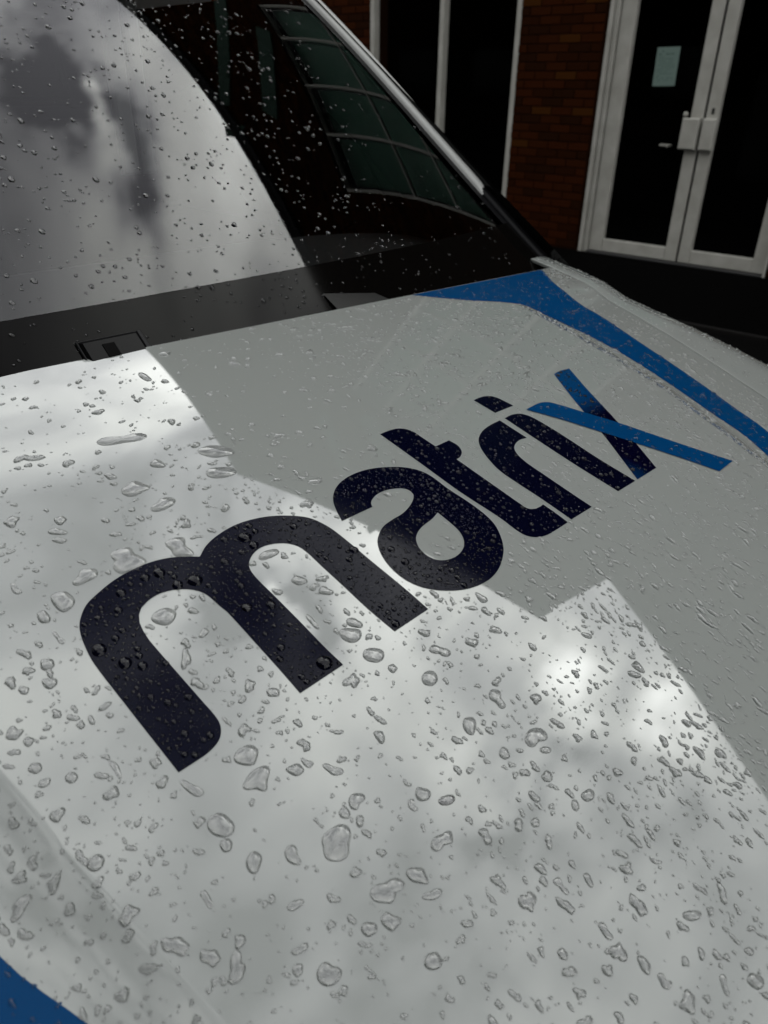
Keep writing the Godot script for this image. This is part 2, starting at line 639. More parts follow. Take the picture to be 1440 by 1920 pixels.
# ---------------------------------------------------------------- building
func build_building() -> void:
	var b := root("brick_building", FACADE, facade().basis)
	tag(b, "dark brown brick building with white framed windows and glass doors behind the van", "building")
	var mortar := mat("mortar", Color.WHITE, 0.95, 0.1)
	mortar.albedo_texture = noise_texture(15, 0.05, lin(0.010, 0.0038, 0.0018), lin(0.020, 0.0078, 0.0036))
	mortar.uv1_triplanar = true
	mortar.uv1_scale = Vector3(2, 2, 2)
	var white := mat("white_frame", Color.WHITE, 0.4, 0.4)
	white.albedo_texture = noise_texture(21, 0.012, lin(0.33, 0.322, 0.285), lin(0.43, 0.422, 0.385))
	white.uv1_triplanar = true
	white.uv1_scale = Vector3(0.7, 0.7, 0.7)
	var pane := mat("window_pane", Color(1, 1, 1, 0.0), 0.0, 0.25)
	pane.transparency = BaseMaterial3D.TRANSPARENCY_ALPHA
	var dark := mat("dark_room", lin(0.004, 0.004, 0.0045), 0.9, 0.1)
	# shell behind the front
	var wall := Node3D.new()
	wall.name = "wall"
	b.add_child(wall)
	var rects := [[-8.75, -2.87, 0, 8], [-2.87, -0.89, 3.0, 8.0], [-0.97, -0.04, 0.0, 3.0], [-0.89, 2.26, 3.0, 4.0], [-0.89, 2.26, 7.5, 8.0], [1.80, 4.55, 0.0, 3.0], [2.26, 4.55, 3.0, 8.0], [4.55, 14.0, 0.0, 6.50]]
	var st := SurfaceTool.new()
	st.begin(Mesh.PRIMITIVE_TRIANGLES)
	for r in rects:
		add_box(st, r[0], r[1], r[2], r[3], -0.28, -0.008)
	add_box(st, -8.75, 14.0, -0.2, 6.45, -9.3, -9.0)      # rear
	add_box(st, -8.75, -8.45, -0.2, 8.0, -9.0, -0.28)     # ends
	add_box(st, 13.7, 14.0, -0.2, 6.5, -9.0, -0.28)
	add_box(st, 4.3, 4.55, 6.5, 8.0, -9.0, -0.28)
	st.generate_normals()
	put("masonry", st.commit(), mortar, wall)
	put("gable", prism(PackedVector2Array([Vector2(-8.75, 8.0), Vector2(4.55, 8.0), Vector2(-2.1, 11.50)]), -0.28, -0.008), mortar, wall)
	var fl := box(-8.4, 13.7, -0.15, -0.01, -9.0, -0.29)
	put("indoor_floor", fl, dark, b)
	put("upper_floor", box(-8.4, 4.25, 2.95, 3.15, -9.0, -0.29), dark, b)
	put("back_room_wall", box(-8.4, 13.6, -0.01, 6.4, -3.4, -3.2), dark, b)
	put("rear_gable", prism(PackedVector2Array([Vector2(-8.75, 6.4), Vector2(4.55, 6.4), Vector2(4.55, 8.0), Vector2(-2.1, 11.50), Vector2(-8.75, 8.0)]), -9.3, -9.0), mortar, wall)
	put("upper_back_wall", box(-8.4, 4.25, 3.15, 9.2, -4.2, -4.0), dark, b)
	put("upper_ceiling", box(-8.4, 4.25, 7.62, 7.75, -4.0, -0.29), dark, b)
	# roofs
	var slate := mat("slate", lin(0.018, 0.018, 0.02), 0.7, 0.2)
	var roof := put("roof", prism(PackedVector2Array([Vector2(-9.0, 7.87), Vector2(-2.1, 11.52), Vector2(4.58, 8.0), Vector2(4.58, 8.12), Vector2(-2.1, 11.64), Vector2(-9.0, 7.99)]), -9.5, 0.06), slate, b)
	put("verge", prism(PackedVector2Array([Vector2(-9.0, 7.75), Vector2(-2.1, 11.38), Vector2(4.58, 7.86), Vector2(4.58, 7.99), Vector2(-2.1, 11.51), Vector2(-9.0, 7.86)]), 0.001, 0.05), slate, roof)
	put("flat_roof", box(4.56, 14.05, 6.44, 6.56, -9.3, 0.05), slate, b)
	# bricks: those of the pier between window and door, and of the strip left of the window, one by one
	var tones := [mat("brick_brown", lin(0.029, 0.0078, 0.0020), 0.9, 0.1), mat("brick_dark", lin(0.020, 0.0057, 0.0016), 0.9, 0.1), mat("brick_red", lin(0.031, 0.0078, 0.0020), 0.9, 0.1), mat("brick_black", lin(0.017, 0.0055, 0.0018), 0.9, 0.1), mat("brick_orange", lin(0.043, 0.0145, 0.0028), 0.9, 0.1)]
	var whole := box(0.0, 0.215, 0.0, 0.065, -0.04, 0.0, 0.003)
	var half := box(0.0, 0.1025, 0.0, 0.065, -0.04, 0.0, 0.003)
	var zones := [[-0.965, -0.045, 0.02, 2.58], [-3.55, -2.875, 1.55, 2.58]]
	for z in zones:
		var row := 0
		var y: float = z[2]
		while y + 0.065 < z[3]:
			var x: float = z[0]
			if row % 2 == 1:
				x = brick_at(wall, half, tones, x, y, 0.1025)
			while x + 0.215 <= z[1] + 0.012:
				x = brick_at(wall, whole, tones, x, y, 0.215)
			if x + 0.1025 <= z[1] + 0.012:
				brick_at(wall, half, tones, x, y, 0.1025)
			y += 0.075
			row += 1
	# all further bricks of the front, too small to pick apart
	var places: Array[Transform3D] = []
	var tint := PackedColorArray()
	var more := [[-8.75, -3.555, 0.02, 8.0], [-3.555, -2.875, 0.02, 1.55], [-3.555, -2.875, 2.58, 8.0], [-2.87, -0.90, 3.0, 8.0], [-0.90, -0.045, 2.58, 3.0], [-0.89, 2.25, 3.02, 3.98], [-0.89, 2.25, 7.52, 8.0], [1.81, 4.54, 0.02, 3.0], [2.27, 4.54, 3.0, 8.0], [4.56, 13.9, 0.02, 6.42]]
	for z in more:
		lay(places, tint, z[0], z[1], z[2], z[3])
	var gy := 8.0
	while gy < 11.3:
		var half_w := (11.5 - gy - 0.08) / 3.5 * 6.65
		lay(places, tint, -2.1 - half_w, -2.1 + half_w, gy, gy + 0.076)
		gy += 0.075
	var mm := MultiMesh.new()
	mm.transform_format = MultiMesh.TRANSFORM_3D
	mm.use_colors = true
	mm.mesh = box(0.0, 0.215, 0.0, 0.065, -0.02, 0.0)
	mm.instance_count = places.size()
	for k in places.size():
		mm.set_instance_transform(k, places[k])
		mm.set_instance_color(k, tint[k])
	var mi := MultiMeshInstance3D.new()
	mi.multimesh = mm
	var bm := mat("brick_far", Color.WHITE, 0.9, 0.1)
	bm.vertex_color_use_as_albedo = true
	mi.material_override = bm
	mi.name = "brickwork"
	mi.set_meta("kind", "stuff")
	wall.add_child(mi)
	# windows
	window(b, white, pane, [-2.86, -1.905, -0.98], [0.12, 2.98], 0.055)
	window(b, white, pane, [-0.86, -0.10, 0.80, 1.55, 2.24], [4.0, 5.02, 5.90, 7.42], 0.034)
	for k in 4:
		var xs := [-0.84, -0.08, 0.82, 1.57, 2.22]
		put("blind", glazing(xs[k], xs[k + 1] - 0.04, 4.02, 7.40, -0.25), mat("green_blind", lin(0.05, 0.12, 0.085), 0.9, 0.1), b)
	# slanting green cladding panels in the gable
	var clad := mat("cladding", lin(0.035, 0.07, 0.052), 0.5, 0.2)
	for c in [[-1.11, 8.59, -1.07, 8.25, 0.97, 9.63, 0.95, 9.94], [-0.37, 7.90, -0.24, 7.58, 1.30, 8.50, 1.15, 8.80], [1.26, 9.99, 1.31, 9.41, 1.46, 9.70, 1.40, 10.03]]:
		var p := PackedVector2Array()
		for k in range(0, 8, 2):
			p.append(Vector2(c[k], c[k + 1]))
		put("cladding_panel", prism(p, 0.001, 0.03), clad, b)
	# the double door
	var set_ := Node3D.new()
	set_.name = "door_frame"
	b.add_child(set_)
	put("jamb", box(-0.036, 0.002, 0.0, 2.98, -0.10, 0.012, 0.004), white, set_)
	put("jamb", box(0.006, 0.05, 0.0, 2.98, -0.10, -0.008, 0.004), white, set_)
	put("jamb", box(1.775, 1.795, 0.0, 2.98, -0.10, 0.012, 0.004), white, set_)
	put("head", box(0.055, 1.77, 2.30, 2.36, -0.10, 0.0, 0.004), white, set_)
	put("head", box(0.055, 1.77, 2.93, 2.98, -0.10, 0.0, 0.004), white, set_)
	put("fanlight_pane", glazing(0.055, 1.77, 2.36, 2.93, -0.067), pane, set_)
	put("threshold", box(0.055, 1.77, 0.0, 0.018, -0.12, 0.015, 0.004), mat("threshold", lin(0.03, 0.03, 0.03), 0.5, 0.4), set_)
	leaf(b, white, pane, 0.056, 0.200, 0.852, 0.963)
	leaf(b, white, pane, 0.985, 1.092, 1.660, 1.768)
	# the notice taped to the left leaf
	var paper := mat("notice_paper", Color.WHITE, 0.8, 0.2)
	paper.albedo_texture = notice_print()
	var quad := QuadMesh.new()
	quad.size = Vector2(0.205, 0.297)
	var nt := put("notice", quad, paper, null, facade() * Transform3D(Basis(Vector3.BACK, 0.02), Vector3(0.545, 1.625, -0.048)))
	tag(nt, "pale green printed paper notice taped on glass of left door leaf", "notice")


func build_opposite() -> void:
	# across the yard, behind the camera: a dark brick shed with a row of windows
	var o := root("brick_shed", FACADE + ALONG.cross(Vector3.UP) * 24.0 + Vector3(0, 0, 2.0), facade().basis)
	tag(o, "long dark brick shed across the yard, mirrored in the door glass", "building")
	var m := mat("shed_brick", Color.WHITE, 0.85, 0.2)
	m.albedo_texture = noise_texture(44, 0.06, lin(0.008, 0.004, 0.003), lin(0.020, 0.010, 0.007))
	m.uv1_triplanar = true
	m.uv1_scale = Vector3(1.3, 1.3, 1.3)
	put("wall", box(-26.0, 26.0, ROAD, 8.5, -0.35, 0.0), m, o)
	var slate := mat("shed_slate", lin(0.014, 0.014, 0.016), 0.75, 0.2)
	put("roof", prism(PackedVector2Array([Vector2(-0.5, 8.4), Vector2(6.0, 11.5), Vector2(12.5, 8.4), Vector2(12.5, 8.55), Vector2(6.0, 11.68), Vector2(-0.5, 8.55)]), -26.3, 26.3), slate, o, Transform3D(Basis(Vector3.UP, PI / 2.0), Vector3.ZERO))
	put("rear_wall", box(-26.0, 26.0, ROAD, 8.5, 12.0, 12.35), m, o)
	var glass := mat("shed_glass", lin(0.006, 0.007, 0.008), 0.08, 0.4)
	var frame := mat("shed_frame", lin(0.03, 0.03, 0.028), 0.6, 0.3)
	for i in 12:
		for j in 2:
			var x := -24.0 + i * 4.1
			var y := 1.2 + j * 3.6
			var w := put("window", box(x, x + 2.0, y, y + 1.7, -0.43, -0.352), frame, o)
			put("pane", box(x + 0.08, x + 0.96, y + 0.08, y + 1.62, -0.445, -0.432), glass, w)
			put("pane", box(x + 1.04, x + 1.92, y + 0.08, y + 1.62, -0.445, -0.432), glass, w)


func brick_at(parent: Node, mesh: Mesh, tones: Array, x: float, y: float, wide: float) -> float:
	var roll := rng.randf()
	var m: Material = tones[0] if roll < 0.3 else tones[1] if roll < 0.55 else tones[2] if roll < 0.78 else tones[3] if roll < 0.955 else tones[4]
	put("brick", mesh, m, parent, Transform3D(Basis.IDENTITY, Vector3(x, y, rng.randf_range(-0.002, 0.002))))
	return x + wide + 0.01


func lay(places: Array[Transform3D], tint: PackedColorArray, x0: float, x1: float, y0: float, y1: float) -> void:
	var y := y0
	while y + 0.065 <= y1 + 0.005:
		var row := roundi(y / 0.075)
		var x := x0
		var first := true
		while x < x1 - 0.05:
			var w := 0.215
			if first and row % 2 == 1:
				w = 0.1025
			w = minf(w, x1 - x)
			first = false
			places.append(Transform3D(Basis.from_scale(Vector3(w / 0.215, 1, 1)), Vector3(x, y, rng.randf_range(-0.002, 0.002))))
			var t := rng.randf_range(0.35, 1.1)
			tint.append(Color(0.036 * t, 0.0115 * t, 0.003 * t) if rng.randf() > 0.06 else Color(0.022, 0.0068, 0.001))
			x += w + 0.01
		y += 0.075


func window(b: Node, white: Material, pane: Material, xs: Array, ys: Array, w: float) -> void:
	var win := Node3D.new()
	win.name = "window"
	b.add_child(win, true)
	var h := w * 0.5
	for k in xs.size():
		put("mullion", box(xs[k] - h, xs[k] + h, ys[0], ys[-1], -0.09, 0.004, 0.005), white, win)
	for i in xs.size() - 1:
		for y in ys:
			put("rail", box(xs[i] + h, xs[i + 1] - h, y - h * 0.9 if y != ys[0] else y, y + h * 0.9 if y != ys[-1] else y, -0.085, 0.0, 0.005), white, win)
		for j in ys.size() - 1:
			put("pane", glazing(xs[i] + h, xs[i + 1] - h, ys[j] + h, ys[j + 1] - h, -0.047), pane, win)
	put("sill", box(xs[0] - h, xs[-1] + h, ys[0] - 0.05, ys[0] - 0.002, -0.09, 0.05, 0.006), white, win)


func glazing(x0: float, x1: float, y0: float, y1: float, z: float) -> ArrayMesh:
	return sheet([[Vector3(x0, y0, z), Vector3(x1, y0, z)], [Vector3(x0, y1, z), Vector3(x1, y1, z)]])


func leaf(b: Node, white: Material, pane: Material, x0: float, x1: float, x2: float, x3: float) -> void:
	var d := Node3D.new()
	d.name = "door"
	b.add_child(d, true)
	put("stile", box(x0, x1, 0.022, 2.295, -0.085, -0.03, 0.006), white, d)
	put("stile", box(x2, x3, 0.022, 2.295, -0.085, -0.03, 0.006), white, d)
	put("rail", box(x1, x2, 0.022, 0.14, -0.085, -0.034, 0.006), white, d)
	put("rail", box(x1, x2, 2.20, 2.295, -0.085, -0.034, 0.006), white, d)
	put("pane", glazing(x1, x2, 0.14, 2.20, -0.06), pane, d)
	var dark := mat("black_rubber", lin(0.004, 0.004, 0.004), 0.6, 0.3)
	var right := x0 > 0.5
	var bx0 := x0 + 0.004 if right else x2 - 0.045
	var bx1 := x1 + 0.012 if right else x3 - 0.003
	# lock case, with a shadow gap under it
	put("lock_case", box(bx0, bx1, 0.985, 1.235, -0.03, 0.03, 0.010), white, d)
	if right:
		put("keyhole", box(x0 + 0.045, x0 + 0.065, 1.27, 1.315, -0.03, -0.022, 0.003), dark, d)
		put("weather_strip", box(x0 - 0.018, x0 - 0.002, 0.022, 2.295, -0.08, -0.045), dark, d)
	else:
		var knob := SphereMesh.new()
		knob.radius = 0.022
		knob.height = 0.044
		put("knob", knob, white, d, Transform3D(Basis.IDENTITY, Vector3(bx0 + 0.01, 1.262, 0.0)))
		var lever := CapsuleMesh.new()
		lever.radius = 0.012
		lever.height = 0.12
		put("inner_lever", lever, white, d, Transform3D(Basis(Vector3.BACK, PI / 2.0), Vector3(0.62, 1.0, -0.16)))
		put("inner_lever_stem", box(0.665, 0.68, 0.992, 1.008, -0.16, -0.062), white, d)


func notice_print() -> ImageTexture:
	var im := Image.create(164, 238, false, Image.FORMAT_RGB8)
	im.fill(lin(0.15, 0.21, 0.185))
	var r := RandomNumberGenerator.new()
	r.seed = 4
	var y := 20
	while y < 200:
		var x := 18
		var tall := 9 if y < 40 else 4
		while x < 140:
			var w := r.randi_range(6, 22)
			if r.randf() < 0.85 and x + w < 146:
				im.fill_rect(Rect2i(x, y, w, tall), lin(0.08, 0.12, 0.10))
			x += w + 5
			if r.randf() < 0.06:
				break
		y += tall + 9
	return ImageTexture.create_from_image(im)


# ---------------------------------------------------------------- van
func build_van() -> void:
	var van := root("van", Vector3.ZERO)
	tag(van, "white van with navy and blue vinyl lettering on its rain beaded bonnet", "van")
	var paint := mat("white_paint", lin(0.240, 0.254, 0.240), 0.03, 0.50)
	paint.clearcoat_enabled = true
	paint.clearcoat = 1.0
	paint.clearcoat_roughness = 0.012
	var black := mat("black_plastic", lin(0.004, 0.004, 0.0045), 0.35, 0.25)
	var frit_m := mat("black_band", lin(0.002, 0.0018, 0.0016), 0.06, 0.17)
	var navy := mat("navy_vinyl", lin(0.0010, 0.0014, 0.0080), 0.08, 0.175)
	var blue := mat("blue_vinyl", lin(0.0, 0.034, 0.110), 0.2, 0.2)
	var blend := mat("blue_to_navy_vinyl", Color.WHITE, 0.2, 0.2)
	blend.vertex_color_use_as_albedo = true
	var dull := mat("dull_white_paint", lin(0.46, 0.465, 0.445), 0.4, 0.45)
	var dark := mat("dark_inside", lin(0.006, 0.006, 0.006), 0.9, 0.1)

	# bonnet
	var bonnet := put("bonnet", bonnet_mesh(), paint, van)
	put("bonnet_underside", under_mesh(), dark, bonnet)
	var off := 0.0004
	var m_ := rounded(outline([-4105, 1998, -4123, 2624, -4132, 3127, -4110, 3319, -4067, 3486, -4005, 3591, -3901, 3691, -3761, 3754, -3596, 3806, -3412, 3831, -3198, 3821, -3007, 3760, -2833, 3653, -2706, 3739, -2551, 3794, -2347, 3824, -2151, 3806, -1956, 3747, -1769, 3643, -1635, 3524, -1554, 3342, -1522, 3133, -1495, 2766, -1453, 2302, -1436, 2008, -1889, 2002, -1923, 2303, -1938, 2661, -1951, 2956, -1957, 3161, -1978, 3271, -2041, 3357, -2142, 3420, -2267, 3451, -2386, 3430, -2492, 3363, -2540, 3289, -2557, 3171, -2550, 2942, -2538, 2576, -2530, 2219, -2514, 2002, -2986, 1998, -2985, 2252, -2991, 2609, -2997, 2985, -3012, 3076, -3031, 3229, -3066, 3313, -3139, 3388, -3249, 3448, -3367, 3471, -3477, 3455, -3573, 3411, -3635, 3329, -3666, 3229, -3680, 3092, -3671, 2820, -3655, 2422, -3645, 2254, -3651, 2156, -3679, 2092, -3731, 2039, -3812, 2008, -3897, 1997]))
	var a_ := rounded(outline([-1372, 3320, -1317, 3477, -1243, 3610, -1120, 3720, -975, 3786, -788, 3815, -563, 3795, -350, 3721, -163, 3615, -37, 3478, 13, 3331, 27, 3091, 72, 2822, 89, 2593, 68, 2427, -5, 2279, -125, 2131, -277, 2026, -427, 1958, -599, 1924, -778, 1934, -944, 1978, -1098, 2057, -1227, 2156, -1315, 2264, -1372, 2403, -1384, 2575, -1351, 2740, -1276, 2884, -1191, 2963, -1058, 3033, -901, 3059, -740, 3069, -593, 3108, -472, 3166, -406, 3221, -395, 3289, -429, 3350, -508, 3398, -629, 3433, -764, 3435, -875, 3397, -928, 3355, -947, 3313]))
	var hole := rounded(outline([-373, 2882, -367, 2731, -371, 2578, -413, 2467, -482, 2391, -587, 2340, -713, 2326, -836, 2356, -910, 2414, -947, 2509, -940, 2617, -886, 2714, -813, 2770, -690, 2816, -503, 2844]))
	var t_ := rounded(outline([28, 4214, 181, 4215, 313, 4192, 396, 4135, 444, 4042, 453, 3948, 478, 3710, 729, 3712, 752, 3581, 702, 3477, 607, 3420, 530, 3410, 559, 3055, 600, 2622, 615, 2482, 627, 2401, 675, 2348, 763, 2325, 869, 2330, 890, 2151, 897, 1986, 660, 1984, 478, 1993, 344, 2036, 260, 2115, 225, 2233, 208, 2454, 117, 2984, 71, 3581]))
	var r_ := rounded(outline([1710, 3684, 1511, 3676, 1301, 3639, 1115, 3550, 1004, 3429, 922, 3255, 865, 3013, 889, 2718, 930, 2442, 980, 1991, 1413, 1987, 1376, 2279, 1335, 2683, 1316, 2923, 1336, 3084, 1394, 3185, 1483, 3242, 1620, 3273, 1749, 3255, 1728, 3475]))
	var i_ := rounded(outline([1819, 3685, 1981, 3691, 2126, 3647, 2204, 3550, 2238, 3420, 2281, 3111, 2336, 2490, 2426, 1972, 2008, 1975, 1916, 2529, 1854, 3134]))
	var dot_ := rounded(outline([1746, 4172, 1902, 4177, 2038, 4145, 2117, 4066, 2158, 3937, 2185, 3826, 1792, 3831]))
	var x_long := rounded(outline([2283, 3673, 2454, 3685, 2622, 3686, 2744, 3651, 2834, 3573, 3107, 3199, 3384, 2824, 3710, 2338, 4051, 1856, 4354, 1455, 3891, 1444, 3556, 1924, 3223, 2390, 2892, 2852, 2567, 3314]))
	var x_short := rounded(outline([3537, 4086, 3697, 4108, 3951, 4087, 3705, 3594, 3384, 2824, 3170, 2359, 2984, 1969, 2483, 1972, 2699, 2399, 2919, 2829, 3090, 3222, 3269, 3591]), 30.0)
	var pieces := []
	for side in 2:
		var half := PackedVector2Array([Vector2(-0.066, 0.0), Vector2(-0.4, 0.0), Vector2(-0.4, 0.8), Vector2(-0.066, 0.8)]) if side == 0 else PackedVector2Array([Vector2(-0.066, 0.0), Vector2(0.4, 0.0), Vector2(0.4, 0.8), Vector2(-0.066, 0.8)])
		for part in Geometry2D.intersect_polygons(a_, half):
			for rest in Geometry2D.clip_polygons(part, hole):
				if not Geometry2D.is_polygon_clockwise(rest):
					pieces.append(rest)
	put("letter", film([m_], off), navy, bonnet).set_meta("label", "navy vinyl letter m, largest and nearest")
	put("letter", film(pieces, off), navy, bonnet).set_meta("label", "navy vinyl letter a with teardrop hole")
	put("letter", film([t_], off), navy, bonnet).set_meta("label", "navy vinyl letter t")
	put("letter", film([r_], off), navy, bonnet).set_meta("label", "navy vinyl letter r")
	put("letter", film([i_], off), navy, bonnet).set_meta("label", "navy vinyl letter i")
	put("letter_dot", film([dot_], off), navy, bonnet)
	put("letter_stroke", film([x_short], off, true), blend, bonnet).set_meta("label", "short stroke of letter x, blue darkening to navy at the crossing")
	put("letter_stroke", film([x_long], off * 2.5), blue, bonnet).set_meta("label", "long blue stroke of letter x")
	for p: PackedVector2Array in [m_, a_, t_, r_, i_, dot_, x_long, x_short]:
		var box_ := Rect2(p[0], Vector2.ZERO)
		for q in p:
			box_ = box_.expand(q)
		letters.append([p, box_, hole if p == a_ else PackedVector2Array()])
	# blue stripes down both flanks of the bonnet
	var inner := [3498, 6922, 4121, 6487, 4930, 6068, 5321, 5751, 5580, 4881, 5654, 3943, 5594, 3080, 5526, 2258, 5469, 1300]
	var outer := [6118, 1569, 6190, 2177, 6320, 3045, 6483, 4202, 6693, 5240, 6717, 6139, 7208, 6952]
	for s in [1.0, -1.0]:
		var p := PackedVector2Array()
		for k in range(0, inner.size(), 2):
			p.append(Vector2(inner[k] * s, inner[k + 1]) * 0.0001)
		p[p.size() - 1] = Vector2(0.5504 * s, 0.1679)
		p.append(Vector2(0.5284 * s, 0.103))
		p.append(Vector2(0.503 * s, 0.02))
		p.append(Vector2(0.462 * s, -0.12))
		p.append(Vector2(0.475 * s, -0.12))
		p.append(Vector2(0.550 * s, 0.02))
		for k in range(0, outer.size(), 2):
			p.append(Vector2(outer[k] * s, outer[k + 1]) * 0.0001)
		# the rear end runs to the bonnet's edge
		p[p.size() - 1] = Vector2(0.722 * s, rear_at(0.722 * s) - 0.001)
		p.append(Vector2(0.54 * s, rear_at(0.54 * s) - 0.001))
		p[0] = Vector2(0.345 * s, rear_at(0.345 * s) - 0.001)
		var sm := rounded(p, 35.0, 4)
		put("blue_stripe", film([sm], off), blue, bonnet)
		stripes.append(sm)

	# wings
	for s in [1.0, -1.0]:
		put("wing", wing_mesh(s), paint, van)
	# nose
	put("front_panel", nose_mesh(), paint, van)
	var grille := put("grille", box(-0.5, 0.5, 0.42, 0.58, 0.36, 0.42, 0.02), black, van)
	for k in 5:
		put("slat", box(-0.48, 0.48, 0.435 + k * 0.029, 0.447 + k * 0.029, 0.42, 0.435, 0.003), black, grille)
	put("bumper", box(-0.9, 0.9, 0.18, 0.42, 0.28, 0.46, 0.05), black, van)
	var lamp_glass := mat("headlamp_glass", lin(0.35, 0.36, 0.37), 0.05, 0.6, 0.4)
	for s in [1.0, -1.0]:
		var ball := SphereMesh.new()
		ball.radius = 0.16
		ball.height = 0.22
		put("headlamp", ball, lamp_glass, van, Transform3D(Basis(Vector3.UP, 0.5 * s) * Basis.from_scale(Vector3(1.1, 0.8, 0.22)), Vector3(0.70 * s, 0.62, 0.185)))

	# windscreen: two sheets of glass, the black band round its foot and sides
	var pane := mat("windscreen_glass", Color(1, 1, 1, 0.0), 0.0, 0.52)
	pane.transparency = BaseMaterial3D.TRANSPARENCY_ALPHA
	var ws := put("windscreen", glass_sheet(-0.79, 0.79, 0.105, 1.02, 0.0, 64, 48), pane, van)
	put("black_band", glass_sheet(-0.83, 0.83, -0.06, 0.105, 0.0, 64, 8), frit_m, ws)
	for s in [1.0, -1.0]:
		put("edge_seal", glass_sheet(0.79 if s > 0 else -0.812, 0.812 if s > 0 else -0.79, 0.105, 1.02, 0.0, 4, 48), black, ws)
		put("pillar", pillar_mesh(s, 0.185, 1.08, 0.0), dull, van)
		put("pillar_trim", pillar_mesh(s, -0.05, 0.215, 0.003), black, van)
	put("cowl_tray", sheet([[Vector3(-0.85, 1.10, -0.80), Vector3(0.85, 1.10, -0.80)], [Vector3(-0.85, 0.98, -0.60), Vector3(0.85, 0.98, -0.60)]]), dark, van)
	put("cowl_tray", sheet([[Vector3(-0.85, 1.07, -0.78), Vector3(0.85, 1.07, -0.78)], [Vector3(-0.85, 1.10, -0.86), Vector3(0.85, 1.10, -0.86)]]), dark, van)
	washer(van, black, dark)
	# the end of the wiper cowl, a grey plastic tongue on the black band
	var tongue := mat("grey_plastic", lin(0.013, 0.0125, 0.012), 0.35, 0.3)
	var rows := []
	for i in 5:
		var row := []
		for j in 9:
			var x := lerpf(0.192, 0.288 + 0.004 * i, j / 8.0)
			var l := lerpf(0.049, 0.0, i / 4.0) - 0.022 * (j / 8.0) * (1.0 - i / 4.0)
			row.append(gp(x, l, 0.001 + 0.002 * j / 8.0 + 0.006 * i / 4.0))
		rows.append(row)
	put("cowl_tongue", sheet(rows, [], true), tongue, van)

	# cab
	var roof_rows := []
	for i in 9:
		var row := []
		for j in 17:
			var x := lerpf(-0.80, 0.80, j / 16.0)
			var t := i / 8.0
			var p := gp(x, 1.0)
			row.append(p + Vector3(x * -0.02 * t, 0.05 * sqrt(t) + 0.06 * t - 0.02 * pow(x / 0.8, 2.0), -3.2 * t))
		roof_rows.append(row)
	put("roof", sheet(roof_rows, [], true), paint, van)
	put("roof_lining", offset_sheet(roof_rows, Vector3(0, -0.035, 0)), dark, van)
	put("dashboard", dash_mesh(), mat("dash_plastic", lin(0.0025, 0.003, 0.0028), 0.9, 0.2), van)
	var wheel_m := TorusMesh.new()
	wheel_m.inner_radius = 0.165
	wheel_m.outer_radius = 0.195
	put("steering_wheel", wheel_m, black, van, Transform3D(Basis(Vector3.RIGHT, 1.15), Vector3(-0.36, 1.06, -1.52)))
	for x in [-0.38, 0.40]:
		var seat := put("seat", box(x - 0.25, x + 0.25, 0.62, 0.78, -2.15, -1.65, 0.04), dark, van)
		put("seat_back", box(-0.24, 0.24, -0.06, 0.6, -0.06, 0.06, 0.04), dark, seat, Transform3D(Basis(Vector3.RIGHT, -0.3), Vector3(x, 0.80, -2.15)))
		put("headrest", box(-0.13, 0.13, 0.0, 0.2, -0.05, 0.05, 0.04), dark, seat, Transform3D(Basis(Vector3.RIGHT, -0.2), Vector3(x, 1.40, -2.36)))
	put("bulkhead", box(-0.86, 0.86, 0.2, 1.72, -2.62, -2.58), dark, van)
	var post_m := mat("post_trim", lin(0.05, 0.053, 0.05), 0.9, 0.3)
	put("bulkhead_post", box(0.415, 0.46, 1.24, 1.66, -1.9, -1.88, 0.006), post_m, van)
	put("bulkhead_post", box(0.47, 0.505, 1.24, 1.66, -1.9, -1.88, 0.006), post_m, van)
	put("cab_floor", box(-0.86, 0.86, 0.2, 0.24, -2.6, -0.8), dark, van)
	put("firewall", box(-0.86, 0.86, 0.2, 1.0, -0.95, -0.93), dark, van)
	var tinted := mat("tinted_glass", lin(0.003, 0.0032, 0.0031), 0.03, 0.35)
	# flanks
	for s in [1.0, -1.0]:
		var door := put("door", flank([[-0.93, 0.25], [-0.93, 1.08], [-2.05, 1.10], [-2.05, 0.25]], s, 0.915), paint, van)
		put("side_glass", side_glass(s), tinted, door)
		put("pillar_lining", lining(s), dark, van)
		put("door_lining", flank([[-0.93, 0.25], [-0.93, 1.12], [-2.6, 1.12], [-2.6, 0.25]], s, 0.865), dark, van)
		put("handle", box(0.925 if s > 0 else -0.955, 0.955 if s > 0 else -0.925, 0.92, 0.95, -1.95, -1.78, 0.008), black, door)
		put("load_side", flank([[-2.055, 0.25], [-2.055, 1.66], [-4.1, 1.70], [-4.1, 0.25]], s, 0.915), paint, van)
		for z in [-0.05, -3.2]:
			var tyre := TorusMesh.new()
			tyre.inner_radius = 0.19
			tyre.outer_radius = 0.33
			var wheel := put("wheel", tyre, mat("tyre", lin(0.01, 0.01, 0.01), 0.8, 0.2), van, Transform3D(Basis(Vector3.BACK, PI / 2.0), Vector3(0.84 * s, ROAD + 0.33, z)))
			var disc := CylinderMesh.new()
			disc.top_radius = 0.20
			disc.bottom_radius = 0.20
			disc.height = 0.10
			put("rim", disc, mat("steel_rim", lin(0.2, 0.2, 0.21), 0.4, 0.5, 0.6), wheel)
	put("rear_door", box(-0.91, 0.91, 0.25, 1.70, -4.14, -4.10), paint, van)


